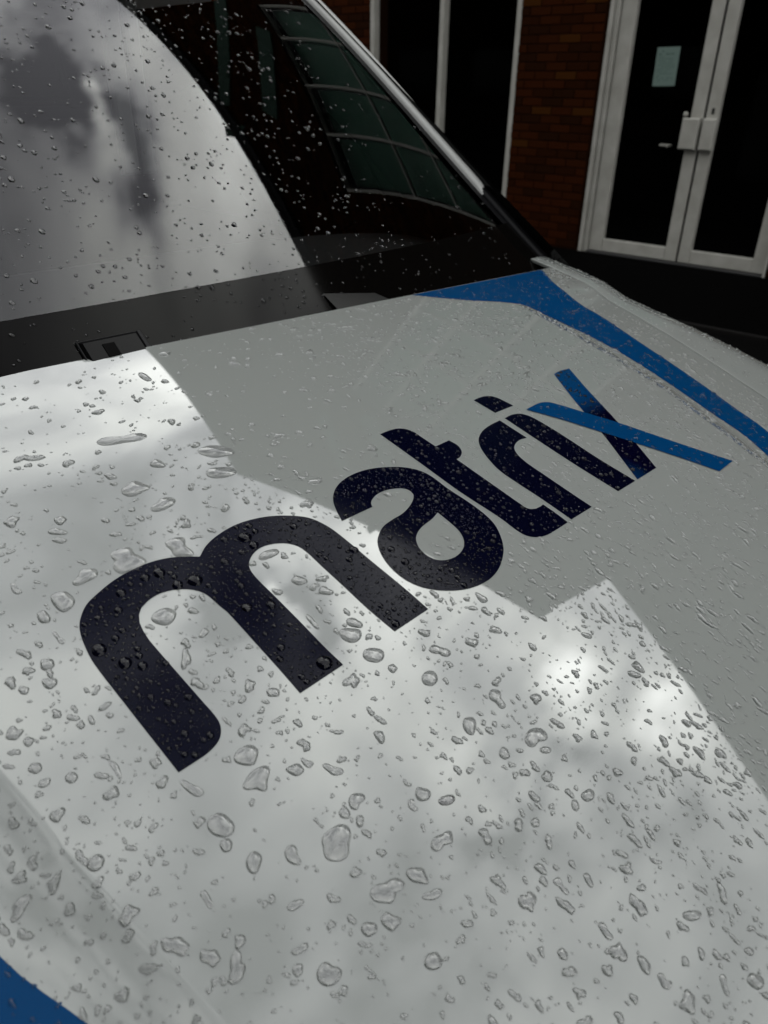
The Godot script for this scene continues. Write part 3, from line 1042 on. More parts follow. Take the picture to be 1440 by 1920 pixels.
func short_stroke_ink(p: Vector2) -> Color:
	# printed fade: blue at the top, navy where the long stroke crosses, blue again at the foot's left corner
	var along := clampf((0.41 - p.y) / 0.215, 0.0, 1.0)
	var navy := Color(0.0010, 0.0014, 0.0080)
	var blue := Color(0.0, 0.032, 0.104)
	var t := smoothstep(0.25, 0.5, along) if along < 0.62 else 1.0 - 0.5 * smoothstep(0.75, 1.0, along) * smoothstep(0.29, 0.25, p.x)
	return blue.lerp(navy, t)


func bonnet_mesh() -> ArrayMesh:
	var rows := []
	var norms := []
	var nq := 120
	# columns: even between the creases and beyond, close together across each crease
	var cols := []
	for k in 61:
		cols.append(lerpf(0.0, 0.482, k / 60.0))
	for k in 36:
		cols.append(lerpf(0.484, 0.5535, k / 35.0))
	for k in range(1, 21):
		cols.append(lerpf(0.5535, 1.0, k / 20.0))
	var all_cols := []
	for k in range(cols.size() - 1, 0, -1):
		all_cols.append(-cols[k])
	all_cols.append_array(cols)
	var nx := all_cols.size() - 1
	var lip := [[0.0, 0.0], [0.002, 0.0006], [0.0036, 0.002], [0.0042, 0.0045], [0.0042, 0.016]]
	for i in nq + lip.size():
		var row := []
		var nrow := []
		for j in nx + 9:
			var jj := clampi(j - 4, 0, nx)
			var side := -1 if j < 4 else 1 if j > nx + 4 else 0
			var e := (4 - j) if j < 4 else (j - nx - 4) if j > nx + 4 else 0
			var u: float = all_cols[jj]
			var ii := mini(i, nq)
			var q := lerpf(-0.40, 0.7, float(ii) / nq)
			var x := column_x(u, q)
			q = lerpf(-0.40, rear_at(x), float(ii) / nq)
			x = column_x(u, q)
			var p := hp(x, q)
			var n := hn(x, q)
			var out_ := Vector3.ZERO
			var drop := 0.0
			if i > nq:
				out_ += VW * lip[i - nq][0]
				drop = lip[i - nq][1]
			if side != 0:
				out_ += Vector3(side, 0, 0) * lip[e][0]
				drop = maxf(drop, lip[e][1])
			p += out_ - n * drop
			var tilt := out_.normalized() if out_ != Vector3.ZERO else Vector3.ZERO
			var kk := maxi(i - nq, e)
			n = (n * [1.0, 0.75, 0.35, 0.05, 0.0][kk] + tilt * [0.0, 0.6, 0.93, 1.0, 1.0][kk]).normalized()
			row.append(p)
			nrow.append(n)
		rows.append(row)
		norms.append(nrow)
	return sheet(rows, norms)


func column_x(u: float, q: float) -> float:
	# the column's fraction u to a place: 0.493 is the crease
	var a := absf(u)
	var c := crease_at(q)
	var x := a / 0.493 * c if a < 0.493 else c + (a - 0.493) if a < 0.5535 else lerpf(c + 0.0605, gap_at(q), (a - 0.5535) / 0.4465)
	return x * signf(u)


func under_mesh() -> ArrayMesh:
	var rows := []
	for i in 20:
		var row := []
		for j in 20:
			var q := lerpf(-0.36, 0.64, i / 19.0)
			row.append(hp((j / 19.0 * 2.0 - 1.0) * gap_at(q) * 0.985, q, -0.03))
		rows.append(row)
	return sheet(rows)


func wing_mesh(s: float) -> ArrayMesh:
	var rows := []
	for i in 61:
		var q := lerpf(-0.40, 0.748, i / 60.0)
		var row := []
		var g := gap_at(minf(q, 0.7)) + 0.0072
		var xs := shoulder_at(q)
		var top := lift(g, q) - 0.0008
		var crest := clampf((xs - g - 0.02) * 0.05, 0.0, 0.003)
		var pts := [Vector2(g, top - lerpf(0.03, 0.006, smoothstep(0.6, 0.7, q))), Vector2(g, top - 0.003), Vector2(g + 0.0004, top - 0.0008), Vector2(g + 0.0012, top - 0.0001)]
		for k in 5:
			pts.append(Vector2(lerpf(g + 0.008, xs, k / 4.0), top + crest * sin(k / 4.0 * PI / 2.0)))
		var rr := 0.13
		for k in range(1, 13):
			var a := lerpf(0.08, 1.62, k / 12.0)
			pts.append(Vector2(xs + rr * sin(a), top + crest - rr * (1.0 - cos(a))))
		pts.append(Vector2(xs + rr * 0.87, top - 0.30))
		pts.append(Vector2(xs + rr * 0.80, top - 0.55))
		for p: Vector2 in pts:
			row.append(O0 + Vector3(p.x * s, 0, 0) + VW * q + NW * p.y)
		rows.append(row)
	return sheet(rows, [], s < 0.0)


func nose_mesh() -> ArrayMesh:
	var rows := []
	for i in 9:
		var row := []
		var t := i / 8.0
		for j in 33:
			var s := j / 32.0 * 2.0 - 1.0
			var p := hp(s * gap_at(-0.4), -0.40)
			row.append(Vector3(s * lerpf(gap_at(-0.4), 0.88, t), lerpf(p.y - 0.004, 0.40, t), p.z + 0.004 + 0.05 * sin(t * 2.4) - 0.10 * pow(absf(s), 3.0) * t))
		rows.append(row)
	return sheet(rows, [], true)


func pillar_mesh(s: float, l0: float, l1: float, grow: float) -> ArrayMesh:
	# from the glass edge out over the pillar and round to the door
	var section := [Vector2(0.0, -0.006), Vector2(0.001, 0.003), Vector2(0.005, 0.0075), Vector2(0.012, 0.0105), Vector2(0.022, 0.0115), Vector2(0.032, 0.0095), Vector2(0.041, 0.004), Vector2(0.048, -0.005), Vector2(0.053, -0.018), Vector2(0.055, -0.04), Vector2(0.054, -0.09), Vector2(0.03, -0.10)]
	var rows := []
	var n := 40
	for i in n + 1:
		var l := lerpf(l0, l1, float(i) / n)
		var row := []
		var edge := gp(0.807 * s, l)
		var nn := gn(0.807 * s, l)
		var up := (gp(0.807 * s, l + 0.01) - gp(0.807 * s, l)).normalized()
		var across := up.cross(nn).normalized() * s
		if across.x * s < 0.0:
			across = -across
		var shrink := 1.0
		if grow > 0.0:
			shrink = lerpf(0.75, 1.0, clampf((l + 0.05) / 0.2, 0.0, 1.0))
		elif l < l0 + 0.03:
			shrink = lerpf(0.6, 1.0, sqrt((l - l0) / 0.03))
		for p: Vector2 in section:
			var w := p.y
			if w > 0.0:
				w = w * shrink - grow * 0.6
			row.append(edge + across * p.x * (1.0 if grow == 0.0 else 1.12) + nn * (w * 1.15 if w > 0.0 else w))
		rows.append(row)
	return sheet(rows, [], s < 0.0)


func lining(s: float) -> ArrayMesh:
	var rows := []
	for i in 25:
		var l := lerpf(-0.05, 1.05, i / 24.0)
		rows.append([gp(0.785 * s, l, -0.008), gp(0.79 * s, l, -0.05), gp(0.815 * s, l, -0.11), gp(0.86 * s, l, -0.16)])
	return sheet(rows, [], s < 0.0)


func washer(van: Node, black: Material, dark: Material) -> void:
	var w := Node3D.new()
	w.name = "washer_cover"
	van.add_child(w)
	var n := gn(-0.16, 0.035)
	var up := (gp(-0.16, 0.05) - gp(-0.16, 0.03)).normalized()
	var xx := up.cross(n).normalized()
	var at := Transform3D(Basis(xx, up, n), gp(-0.163, 0.0, 0.0))
	put("lid", box(-0.040, 0.036, -0.02, 0.050, 0.001, 0.006, 0.003), mat("satin_black", lin(0.003, 0.003, 0.0032), 0.2, 0.2), w, at)
	put("rim", box(-0.0435, -0.0405, -0.02, 0.053, 0.0005, 0.0035, 0.001), black, w, at)
	put("rim", box(0.0365, 0.043, -0.02, 0.053, 0.0005, 0.0035, 0.001), black, w, at)
	put("rim", box(-0.041, 0.037, 0.0505, 0.053, 0.0005, 0.0035, 0.001), black, w, at)
	put("slot", box(-0.016, 0.000, 0.020, 0.040, 0.0062, 0.0072, 0.0005), dark, w, at)


func dash_mesh() -> ArrayMesh:
	var rows := []
	var prof := [Vector2(-0.93, 1.14), Vector2(-1.0, 1.155), Vector2(-1.15, 1.16), Vector2(-1.30, 1.165), Vector2(-1.38, 1.15), Vector2(-1.42, 1.10), Vector2(-1.44, 0.95), Vector2(-1.40, 0.7)]
	for p: Vector2 in prof:
		var row := []
		for j in 17:
			row.append(Vector3(lerpf(-0.84, 0.84, j / 16.0), p.y - 0.04 * pow(absf(j / 8.0 - 1.0), 4.0), p.x))
		rows.append(row)
	return sheet(rows, [], true)


func offset_sheet(rows: Array, by: Vector3) -> ArrayMesh:
	var out := []
	for r: Array in rows:
		var row := []
		for p: Vector3 in r:
			row.append(p + by)
		out.append(row)
	return sheet(out)


func flank(corners: Array, s: float, x: float) -> ArrayMesh:
	var rows := []
	for i in 13:
		var t := i / 12.0
		var a := Vector2(corners[0][0], corners[0][1]).lerp(Vector2(corners[1][0], corners[1][1]), t)
		var b := Vector2(corners[3][0], corners[3][1]).lerp(Vector2(corners[2][0], corners[2][1]), t)
		var row := []
		for j in 13:
			var p := a.lerp(b, j / 12.0)
			var bulge := 0.0 - 0.10 * pow(maxf(p.y - 1.0, 0.0) / 0.7, 2.0) - 0.05 * pow(maxf(0.7 - p.y, 0.0) / 0.45, 2.0)
			row.append(Vector3((x + bulge) * s, p.y, p.x))
		rows.append(row)
	return sheet(rows, [], s > 0.0)


func side_glass(s: float) -> ArrayMesh:
	var rows := []
	for i in 9:
		var t := i / 8.0
		var row := []
		for j in 13:
			var k := j / 12.0
			var z := lerpf(lerpf(-0.80, -1.52, t), -2.6, k)
			row.append(Vector3((0.838 - 0.115 * t) * s, lerpf(1.09, 1.62, t), z))
		rows.append(row)
	return sheet(rows, [], s > 0.0)


# ---------------------------------------------------------------- rain
func puddles_a() -> Array:
	return [
		[-3829, 1625, -3754, 1673, -3655, 1696, -3520, 1649, -3587, 1610, -3636, 1567, -3689, 1499, -3717, 1532, -3746, 1571, -3792, 1597],
		[-3744, 1843, -3683, 1888, -3600, 1887, -3550, 1850, -3551, 1791, -3597, 1752, -3643, 1723, -3700, 1760, -3737, 1811],
		[-4160, 1564, -4103, 1601, -4030, 1574, -4009, 1504, -4008, 1446, -4058, 1405, -4127, 1433, -4166, 1497],
		[-3587, 1008, -3505, 1017, -3406, 999, -3370, 947, -3398, 894, -3462, 846, -3501, 797, -3584, 802, -3666, 882, -3616, 950],
		[-4101, 1190, -4051, 1228, -4005, 1227, -3983, 1167, -4027, 1124, -4090, 1091, -4113, 1132],
		[-4169, 1397, -4128, 1420, -4087, 1393, -4092, 1353, -4135, 1324, -4174, 1342],
		[-3844, 1096, -3783, 1112, -3759, 1069, -3788, 1021, -3793, 955, -3832, 966, -3870, 1031],
		[-3572, 521, -3501, 541, -3427, 505, -3345, 486, -3311, 435, -3301, 397, -3346, 379, -3388, 412, -3471, 373, -3526, 418, -3574, 471],
		[-3267, 471, -3210, 461, -3131, 396, -3156, 353, -3173, 288, -3227, 339, -3273, 398],
		[-3614, 357, -3543, 372, -3517, 315, -3478, 254, -3526, 250, -3599, 247, -3617, 302],
		[-3748, 401, -3699, 408, -3642, 350, -3672, 317, -3740, 326, -3759, 361],
		[-4146, 381, -4093, 410, -4043, 395, -4032, 353, -3988, 303, -4034, 268, -4119, 278, -4157, 332],
		[-4250, 494, -4212, 515, -4168, 485, -4207, 445, -4249, 448],
		[-3571, -30, -3510, 3, -3436, -31, -3448, -90, -3490, -110, -3553, -75],
		[-3244, 1436, -3194, 1408, -3175, 1363, -3110, 1286, -3151, 1272, -3217, 1304, -3231, 1353],
		[-3327, 1580, -3306, 1528, -3263, 1469, -3331, 1452, -3346, 1511],
		[-3483, 1568, -3433, 1558, -3369, 1538, -3364, 1462, -3438, 1463, -3471, 1510],
		[-3246, 1099, -3189, 1111, -3121, 1060, -3133, 1022, -3202, 1022, -3247, 993, -3281, 1038],
		[-3362, 1075, -3296, 1084, -3299, 1018, -3335, 987, -3380, 1029],
		[-2752, 853, -2684, 765, -2737, 724, -2817, 758, -2815, 810],
		[-2882, 825, -2831, 795, -2877, 768, -2859, 719, -2906, 720, -2921, 775],
		[-2700, 679, -2618, 644, -2566, 632, -2577, 596, -2656, 598, -2708, 650],
		[-2988, 479, -2917, 499, -2814, 470, -2762, 490, -2784, 439, -2829, 381, -2904, 414, -2979, 410, -3001, 456],
		[-4447, 1230, -4399, 1235, -4396, 1175, -4412, 1095, -4445, 1101, -4439, 1174],
		[-4058, 809, -4000, 813, -3932, 780, -3940, 750, -4000, 755, -4048, 772],
		[-3282, 290, -3204, 258, -3123, 233, -3139, 199, -3223, 202, -3295, 262],
		[-4129, 2009, -4095, 1908, -4058, 1831, -4025, 1781, -4066, 1752, -4106, 1775, -4137, 1878],
		[-4082, 3946, -4029, 3943, -3966, 3912, -3951, 3781, -4011, 3725, -4086, 3703, -4108, 3770, -4110, 3867],
		[-3898, 3966, -3817, 4003, -3750, 4075, -3634, 4005, -3679, 3923, -3767, 3913, -3879, 3913],
		[-4255, 3829, -4190, 3830, -4188, 3721, -4223, 3679, -4276, 3723],
		[-4430, 3396, -4395, 3381, -4355, 3343, -4378, 3275, -4448, 3284, -4464, 3318],
		[-4504, 3236, -4410, 3178, -4429, 3128, -4495, 3110, -4517, 3156],
	]


func puddles_b() -> Array:
	return [
		[-4913, 2916, -4858, 2987, -4817, 2987, -4811, 2936, -4768, 2913, -4824, 2881, -4855, 2864],
		[-4673, 3242, -4646, 3267, -4600, 3207, -4638, 3164, -4669, 3190],
		[-4823, 2840, -4784, 2854, -4754, 2805, -4784, 2779, -4818, 2768, -4829, 2796],
		[-4901, 2611, -4858, 2647, -4807, 2619, -4815, 2568, -4867, 2555],
		[-4735, 2409, -4707, 2441, -4666, 2428, -4655, 2379, -4692, 2354, -4726, 2368],
		[-4896, 2472, -4858, 2503, -4801, 2477, -4825, 2440, -4881, 2443],
		[-4907, 1800, -4870, 1837, -4802, 1836, -4787, 1784, -4831, 1740, -4883, 1749],
		[-4460, 2370, -4430, 2360, -4404, 2289, -4442, 2171, -4458, 2175, -4445, 2265],
		[-4247, 3608, -4209, 3596, -4224, 3512, -4193, 3451, -4250, 3419, -4247, 3479],
		[-4278, 4244, -4245, 4211, -4262, 4144, -4220, 4094, -4286, 4077, -4308, 4132],
		[-3485, 4095, -3375, 4123, -3248, 4064, -3302, 4009, -3255, 3924, -3235, 3845, -3351, 3813, -3520, 3829, -3529, 3951, -3473, 4000],
		[-3025, 3967, -2911, 3987, -2795, 3931, -2852, 3868, -2860, 3794, -2837, 3712, -2870, 3681, -3018, 3772, -2999, 3871],
		[-3563, 3280, -3485, 3323, -3382, 3306, -3343, 3218, -3406, 3164, -3482, 3144, -3551, 3215],
		[-3356, 2897, -3275, 2953, -3237, 2955, -3235, 2898, -3303, 2879],
		[-2335, 2267, -2270, 2294, -2128, 2188, -2200, 2121, -2287, 2118, -2338, 2179],
		[-2182, 2352, -2110, 2329, -2074, 2223, -2121, 2195, -2203, 2284],
		[-2279, 2005, -2203, 1999, -2123, 1922, -2135, 1875, -2212, 1839, -2280, 1870, -2324, 1948],
		[-2028, 1519, -1942, 1536, -1881, 1495, -1914, 1420, -2012, 1402, -2066, 1460],
		[-2320, 2969, -2236, 3004, -2179, 2917, -2185, 2870, -2286, 2889],
		[-2402, 3359, -2309, 3395, -2171, 3355, -2167, 3306, -2280, 3296, -2399, 3317],
		[-2439, 2628, -2422, 2569, -2424, 2454, -2448, 2377, -2468, 2402, -2466, 2540],
		[-2203, 1768, -2141, 1765, -2137, 1701, -2207, 1685, -2221, 1726],
		[-3191, 2182, -3133, 2165, -3098, 2117, -3144, 2069, -3217, 2125],
		[-1765, 1688, -1681, 1705, -1655, 1646, -1590, 1561, -1643, 1523, -1694, 1547, -1720, 1606, -1775, 1647],
		[-2050, 1000, -1993, 1023, -1921, 982, -1955, 923, -2063, 865, -2088, 928],
		[-1641, 1052, -1576, 1069, -1514, 1003, -1578, 960, -1584, 878, -1665, 877, -1653, 964, -1672, 1006],
		[-1698, 587, -1588, 609, -1498, 559, -1492, 486, -1550, 455, -1611, 490, -1708, 487, -1733, 541],
		[-1668, 449, -1611, 435, -1564, 384, -1616, 368, -1677, 412],
		[-1850, 287, -1757, 296, -1750, 239, -1807, 205, -1860, 244],
		[-1989, 636, -1916, 657, -1900, 616, -1932, 552, -1992, 566, -2008, 607],
		[-2704, 676, -2655, 678, -2566, 636, -2569, 598, -2633, 591, -2706, 638],
		[-2213, 111, -2148, 106, -2144, 75, -2190, 39, -2236, 70],
	]


func puddles_c() -> Array:
	return [
		[-1686, -18, -1574, -34, -1564, -82, -1619, -108, -1690, -89, -1708, -51],
		[-1790, 1, -1749, -21, -1784, -76, -1834, -82, -1845, -47],
		[-174, 434, -70, 430, -84, 353, -122, 281, -166, 342],
		[-858, 1920, -853, 1869, -820, 1776, -857, 1741, -915, 1761, -908, 1832],
		[-310, 965, -250, 915, -221, 863, -279, 854, -322, 916],
		[-2816, 5604, -2719, 5657, -2491, 5561, -2294, 5542, -2251, 5385, -2439, 5438, -2652, 5489, -2784, 5538],
		[-2024, 4979, -1818, 4988, -1642, 4815, -1672, 4724, -1909, 4789],
		[-2122, 4620, -2022, 4656, -1806, 4538, -1858, 4449, -2040, 4472, -2132, 4543],
		[-2963, 4801, -2853, 4860, -2783, 4882, -2681, 4692, -2808, 4675, -2912, 4661, -2972, 4719],
		[-2882, 4431, -2749, 4485, -2694, 4512, -2579, 4443, -2629, 4381, -2775, 4350, -2871, 4380],
		[-2521, 5024, -2430, 5074, -2393, 5000, -2402, 4886, -2518, 4962],
		[-2979, 5115, -2906, 5070, -2890, 4979, -2981, 5002],
		[-3656, 4758, -3571, 4761, -3554, 4693, -3648, 4640, -3665, 4707],
		[-3773, 4637, -3709, 4651, -3616, 4523, -3661, 4516, -3769, 4594],
		[-3798, 4519, -3735, 4531, -3672, 4437, -3743, 4435],
		[-1682, 6671, -1635, 6572, -1641, 6406, -1711, 6407, -1730, 6550],
		[-3049, 4403, -2978, 4388, -2983, 4333, -3031, 4314],
		[-2380, -664, -2323, -696, -2348, -751, -2347, -818, -2403, -788, -2401, -727],
		[-2320, -984, -2276, -1014, -2276, -1085, -2350, -1120, -2361, -1061],
		[-2770, -578, -2715, -585, -2714, -637, -2753, -662, -2785, -623],
		[-2434, -268, -2337, -286, -2378, -340, -2367, -419, -2421, -404, -2418, -323],
		[-2187, -397, -2138, -413, -2179, -497, -2219, -501, -2213, -442],
		[-1769, -1638, -1688, -1633, -1629, -1716, -1664, -1744, -1739, -1728, -1766, -1677],
		[-1906, -1469, -1837, -1517, -1916, -1523, -1940, -1608, -1989, -1581, -1960, -1525],
		[-1489, -992, -1470, -1066, -1440, -1104, -1484, -1164, -1491, -1108, -1521, -1048],
		[-1617, -651, -1610, -694, -1542, -788, -1631, -739, -1644, -699],
		[-1776, -1070, -1711, -1094, -1614, -1169, -1661, -1188, -1761, -1145, -1796, -1089],
		[-1584, -1522, -1522, -1556, -1526, -1592, -1569, -1591, -1598, -1550],
		[-2292, -1142, -2241, -1177, -2270, -1216, -2223, -1254, -2296, -1263, -2333, -1227],
	]


func beads() -> Array:
	return [
		[-4040, 3229, 606],
		[-3942, 3010, 554],
		[-3850, 2911, 429],
		[-3823, 3009, 324],
		[-3614, 3651, 436],
		[-3364, 3691, 439],
		[-3235, 3674, 555],
		[-3180, 3470, 505],
		[-3026, 3432, 662],
		[-3724, 3498, 370],
		[-3717, 2471, 342],
		[-3867, 2518, 336],
		[-3944, 2634, 282],
		[-3764, 2351, 264],
		[-3907, 2227, 319],
		[-3766, 2105, 313],
		[-3941, 2040, 274],
		[-3985, 2764, 230],
		[-3801, 3299, 308],
		[-2834, 2938, 443],
		[-2342, 3635, 673],
		[-2333, 3509, 509],
		[-2521, 3714, 369],
		[-2681, 3479, 423],
		[-2648, 3298, 358],
		[-2961, 3320, 295],
		[-3897, 3517, 285],
		[-3694, 2830, 284],
		[-3874, 2751, 212],
		[-3963, 2391, 185],
		[-2635, 2106, 725],
		[-2843, 2436, 385],
		[-2637, 2842, 477],
		[-2829, 2933, 467],
		[-1544, 2948, 463],
		[-1851, 3512, 421],
		[-1824, 2058, 434],
		[-1549, 2243, 301],
		[-1795, 2188, 291],
		[-1802, 2286, 276],
		[-2881, 2112, 308],
		[-1823, 2696, 295],
		[-1881, 3079, 330],
		[-1205, 2557, 456],
		[-1211, 2755, 399],
		[-950, 2292, 365],
		[-869, 2221, 368],
		[-1072, 2200, 319],
		[-1213, 2469, 277],
		[-1227, 2393, 236],
		[-1138, 2296, 238],
		[-924, 2079, 202],
		[-982, 2562, 326],
		[-1109, 2452, 200],
		[-1029, 2121, 200],
	]


func build_water() -> void:
	var water := mat("water", Color(1, 1, 1, 0.0), 0.0, 0.7)
	water.refraction_enabled = true
	water.refraction_scale = 0.042
	water.clearcoat_enabled = true
	water.clearcoat = 0.6
	water.clearcoat_roughness = 0.0
	var clear := mat("water_on_vinyl", Color(1, 1, 1, 0.0), 0.0, 0.16)
	clear.refraction_enabled = true
	clear.refraction_scale = 0.033
	# paint and vinyl under water lose their gloss towards air
	var wet := mat("wetted_paint", lin(0.240, 0.254, 0.240), 0.08, 0.50)
	wet.clearcoat_enabled = true
	wet.clearcoat = 0.22
	wet.clearcoat_roughness = 0.04
	var wet_navy := mat("wetted_vinyl", lin(0.0008, 0.0010, 0.0045), 0.4, 0.08)
	var wet_blue := mat("wetted_blue_vinyl", lin(0.0, 0.034, 0.110), 0.3, 0.1)
	var wet_black := mat("wetted_glass", lin(0.002, 0.002, 0.002), 0.4, 0.1)
	wets = [water, wet, clear, wet_navy, wet_black]
	var rings := [0.3, 0.55, 0.75, 0.88, 0.96, 1.0]
	# the large drops, each with the outline it has
	for list: Array in [puddles_a(), puddles_b(), puddles_c()]:
		for a: Array in list:
			var p := outline(a)
			var c := Vector2.ZERO
			for k in p:
				c += k
			c /= p.size()
			var sm := rounded(p, 70.0, 4)
			var radii := PackedFloat32Array()
			var seg := 36
			var mean := 0.0
			var least := 1.0
			for k in seg:
				var d := Vector2(cos(TAU * k / seg), -sin(TAU * k / seg))
				var r := 0.0
				for e in sm.size():
					var hit = Geometry2D.segment_intersects_segment(c, c + d * 0.2, sm[e], sm[(e + 1) % sm.size()])
					if hit != null:
						r = maxf(r, c.distance_to(hit))
				radii.append(maxf(r, 0.0008))
			# surface tension rounds the corners
			for turn in 2:
				var soft := radii.duplicate()
				for k in seg:
					soft[k] = 0.5 * radii[k] + 0.25 * (radii[(k + 1) % seg] + radii[(k + seg - 1) % seg])
				radii = soft
			for k in seg:
				mean += radii[k] / seg
				least = minf(least, radii[k])
			var w := Water.new()
			var fr := frame_on_bonnet(c.x, c.y, 0.0)
			add_drop(w, Transform3D.IDENTITY, radii, minf(0.42 * lerpf(mean, least, 0.4), 0.0023), 2.2, [0.2, 0.4, 0.58, 0.72, 0.83, 0.91, 0.97, 1.0], 0.0003)
			var o := put("water_drop", w.mesh(water, wet), null, null, fr)
			var big := "large splayed" if mean > 0.0095 else "broad irregular" if mean > 0.0065 else "small uneven"
			tag_drop(o, c, mean, big + " drop", "spread water drops on the white bonnet")
			claim_spot(c, mean, "b")
			var far_ := 0.0
			for k in seg:
				far_ = maxf(far_, radii[k])
			if far_ > mean * 1.3:
				for k in range(0, seg, 2):
					claim_spot(c + Vector2(cos(TAU * k / seg), -sin(TAU * k / seg)) * radii[k] * 0.72, radii[k] * 0.25, "b")
	# variants of the smaller ones
	var flat := []
	for k in 24:
		flat.append(unit_drop(wobble(22, 0.30), 2.5, rings, water, wet))
	var round_ := []
	var specks_ := []
	for k in 6:
		round_.append(unit_drop(wobble(22, 0.06), 2.1, rings, clear, wet_navy))
		specks_.append(unit_drop(wobble(22, 0.10), 2.1, rings, clear, null))
	# the round beads on the lettering that show largest
	for a: Array in beads():
		var p := Vector2(a[0], a[1]) * 0.0001
		var r: float = a[2] * 0.00001
		var o := bead(p, r, round_, 0.62)
		tag_drop(o, p, r, "round water bead", "round beads on the navy letters")
		claim_spot(p, r, "b")
	# scattered drops: listed first, then the largest become things and the rest one sheet of rain
	var list := scatter()
	list.sort_custom(func(a: Array, b: Array) -> bool: return a[1] > b[1])
	var w := Water.new()
	var w2 := Water.new()
	var w3 := Water.new()
	var single := 0
	for d: Array in list:
		var p: Vector2 = d[0]
		var r: float = d[1]
		var on_blue := Geometry2D.is_point_in_polygon(p, letters[6][0])
		for sp: PackedVector2Array in stripes:
			on_blue = on_blue or Geometry2D.is_point_in_polygon(p, sp)
		if single < 112 and not on_blue:
			single += 1
			if d[2]:
				var o := bead(p, r, round_, 0.62)
				tag_drop(o, p, r, "round water bead", "round beads on the navy letters")
			else:
				var fr := frame_on_bonnet(p.x, p.y, 0.0)
				var turn := Basis(Vector3.UP, d[3])
				var o := put("water_drop", flat[rng.randi() % flat.size()], null, null, Transform3D(fr.basis * turn * Basis.from_scale(Vector3(r * d[4], minf(r * 0.60, 0.0024), r / d[4])), fr.origin))
				tag_drop(o, p, r, "small drop", "spread water drops on the white bonnet")
			continue
		var seg := 16 if r > 0.0018 else 10 if r > 0.001 else 7
		var radii := wobble(seg, 0.05 if d[2] else 0.36)
		var fr := frame_on_bonnet(p.x, p.y, 0.0004 if d[2] else 0.0)
		var ang: float = d[3]
		for k in seg:
			# drawn out along its own direction
			var t := TAU * k / seg - ang
			var st: float = d[4]
			radii[k] *= r / sqrt(pow(cos(t) / st, 2.0) + pow(sin(t) * st, 2.0))
		add_drop(w3 if on_blue else w2 if d[2] else w, fr, radii, r * (0.62 if d[2] else 0.60), 2.1 if d[2] else 2.4, [0.4, 0.7, 0.88, 0.96, 1.0] if r > 0.0014 else [0.6, 0.9, 1.0], minf(0.0002, r * 0.2))
	var rain := put("fine_rain_beads", w.mesh(water, wet), null)
	rain.set_meta("kind", "stuff")
	tag(rain, "fine beads of rain sprinkled all over the white bonnet paint", "rain")
	rain = put("fine_stripe_beads", w3.mesh(clear, wet_blue), null)
	rain.set_meta("kind", "stuff")
	tag(rain, "fine beads of rain on the blue stripes and blue letter stroke", "rain")
	rain = put("fine_vinyl_beads", w2.mesh(clear, wet_navy), null)
	rain.set_meta("kind", "stuff")
	tag(rain, "fine round mist beads on the navy lettering", "rain")
	name_drops()
	drop_notes.clear()
	# windscreen
	w = Water.new()
	var tries := 0
	var made := 0
	single = 0
	var cl := FastNoiseLite.new()
	cl.seed = 5
	cl.frequency = 9.0
	while made < 1900 and tries < 40000:
		tries += 1
		var x := rng.randf_range(-0.42, 0.8)
		var l := rng.randf_range(-0.01, 0.98)
		if cl.get_noise_2d(x, l) < rng.randf_range(-0.5, 0.35):
			continue
		if x > 0.5 and rng.randf() < 0.75:
			continue
		var r := clampf(exp(rng.randfn(-6.25, 0.40)), 0.0008, 0.0046)
		if not free_spot(Vector2(x, l), r * 1.3, "g"):
			continue
		made += 1
		var fr := frame_on_glass(x, l)
		if r > 0.0030 and single < 40 and l > 0.03:
			single += 1
			var o := put("water_drop", specks_[made % 6], null, null, Transform3D(fr.basis * Basis.from_scale(Vector3(r, r * 0.55, r * 1.15)), fr.origin))
			drop_notes.append([o, "rain speck on windscreen glass " + glass_place(x, l), r, "rain specks on the windscreen"])
			continue
		var radii := wobble(12, 0.16)
		for k in 12:
			radii[k] *= r
		add_drop(w, fr, radii, r * 0.55, 2.2, [0.45, 0.75, 0.92, 1.0], 0.0001)
	var specks := put("fine_rain_specks", w.mesh(clear, null), null)
	specks.set_meta("kind", "stuff")
	tag(specks, "fine specks of rain scattered across the windscreen glass", "rain")
	name_drops()
	# spray along the wing's crest
	w = Water.new()
	for k in 420:
		var q := rng.randf_range(0.12, 0.74)
		var g := gap_at(q) + 0.012
		var xs := shoulder_at(q)
		var x := rng.randf_range(g, xs + 0.06)
		var top := lift(gap_at(minf(q, 0.7)) + 0.0072, q) - 0.0008
		var crest := clampf((xs - gap_at(minf(q, 0.7)) - 0.0272) * 0.05, 0.0, 0.003)
		var d := 0.0
		var n := NW
		if x < xs:
			d = top + crest * sin(clampf((x - g + 0.0128 - 0.008) / maxf(xs - g + 0.004, 0.001), 0.0, 1.0) * PI / 2.0)
		else:
			var a := asin(clampf((x - xs) / 0.13, 0.0, 1.0))
			d = top + crest - 0.13 * (1.0 - cos(a))
			n = (NW * cos(a) + Vector3.RIGHT * sin(a)).normalized()
		var at := O0 + Vector3(x, 0, 0) + VW * q + NW * d
		var xx := (Vector3.RIGHT - n * n.x).normalized()
		var r := clampf(exp(rng.randfn(-6.5, 0.4)), 0.0007, 0.004)
		var radii := wobble(9, 0.25)
		for m in 9:
			radii[m] *= r
		add_drop(w, Transform3D(Basis(xx, n, xx.cross(n)), at), radii, r * 0.45, 2.3, [0.5, 0.85, 1.0], 0.0002)
	var spray := put("wing_rain_beads", w.mesh(water, wet), null)
	spray.set_meta("kind", "stuff")
	tag(spray, "fine beads of rain along the far wing crest", "rain")


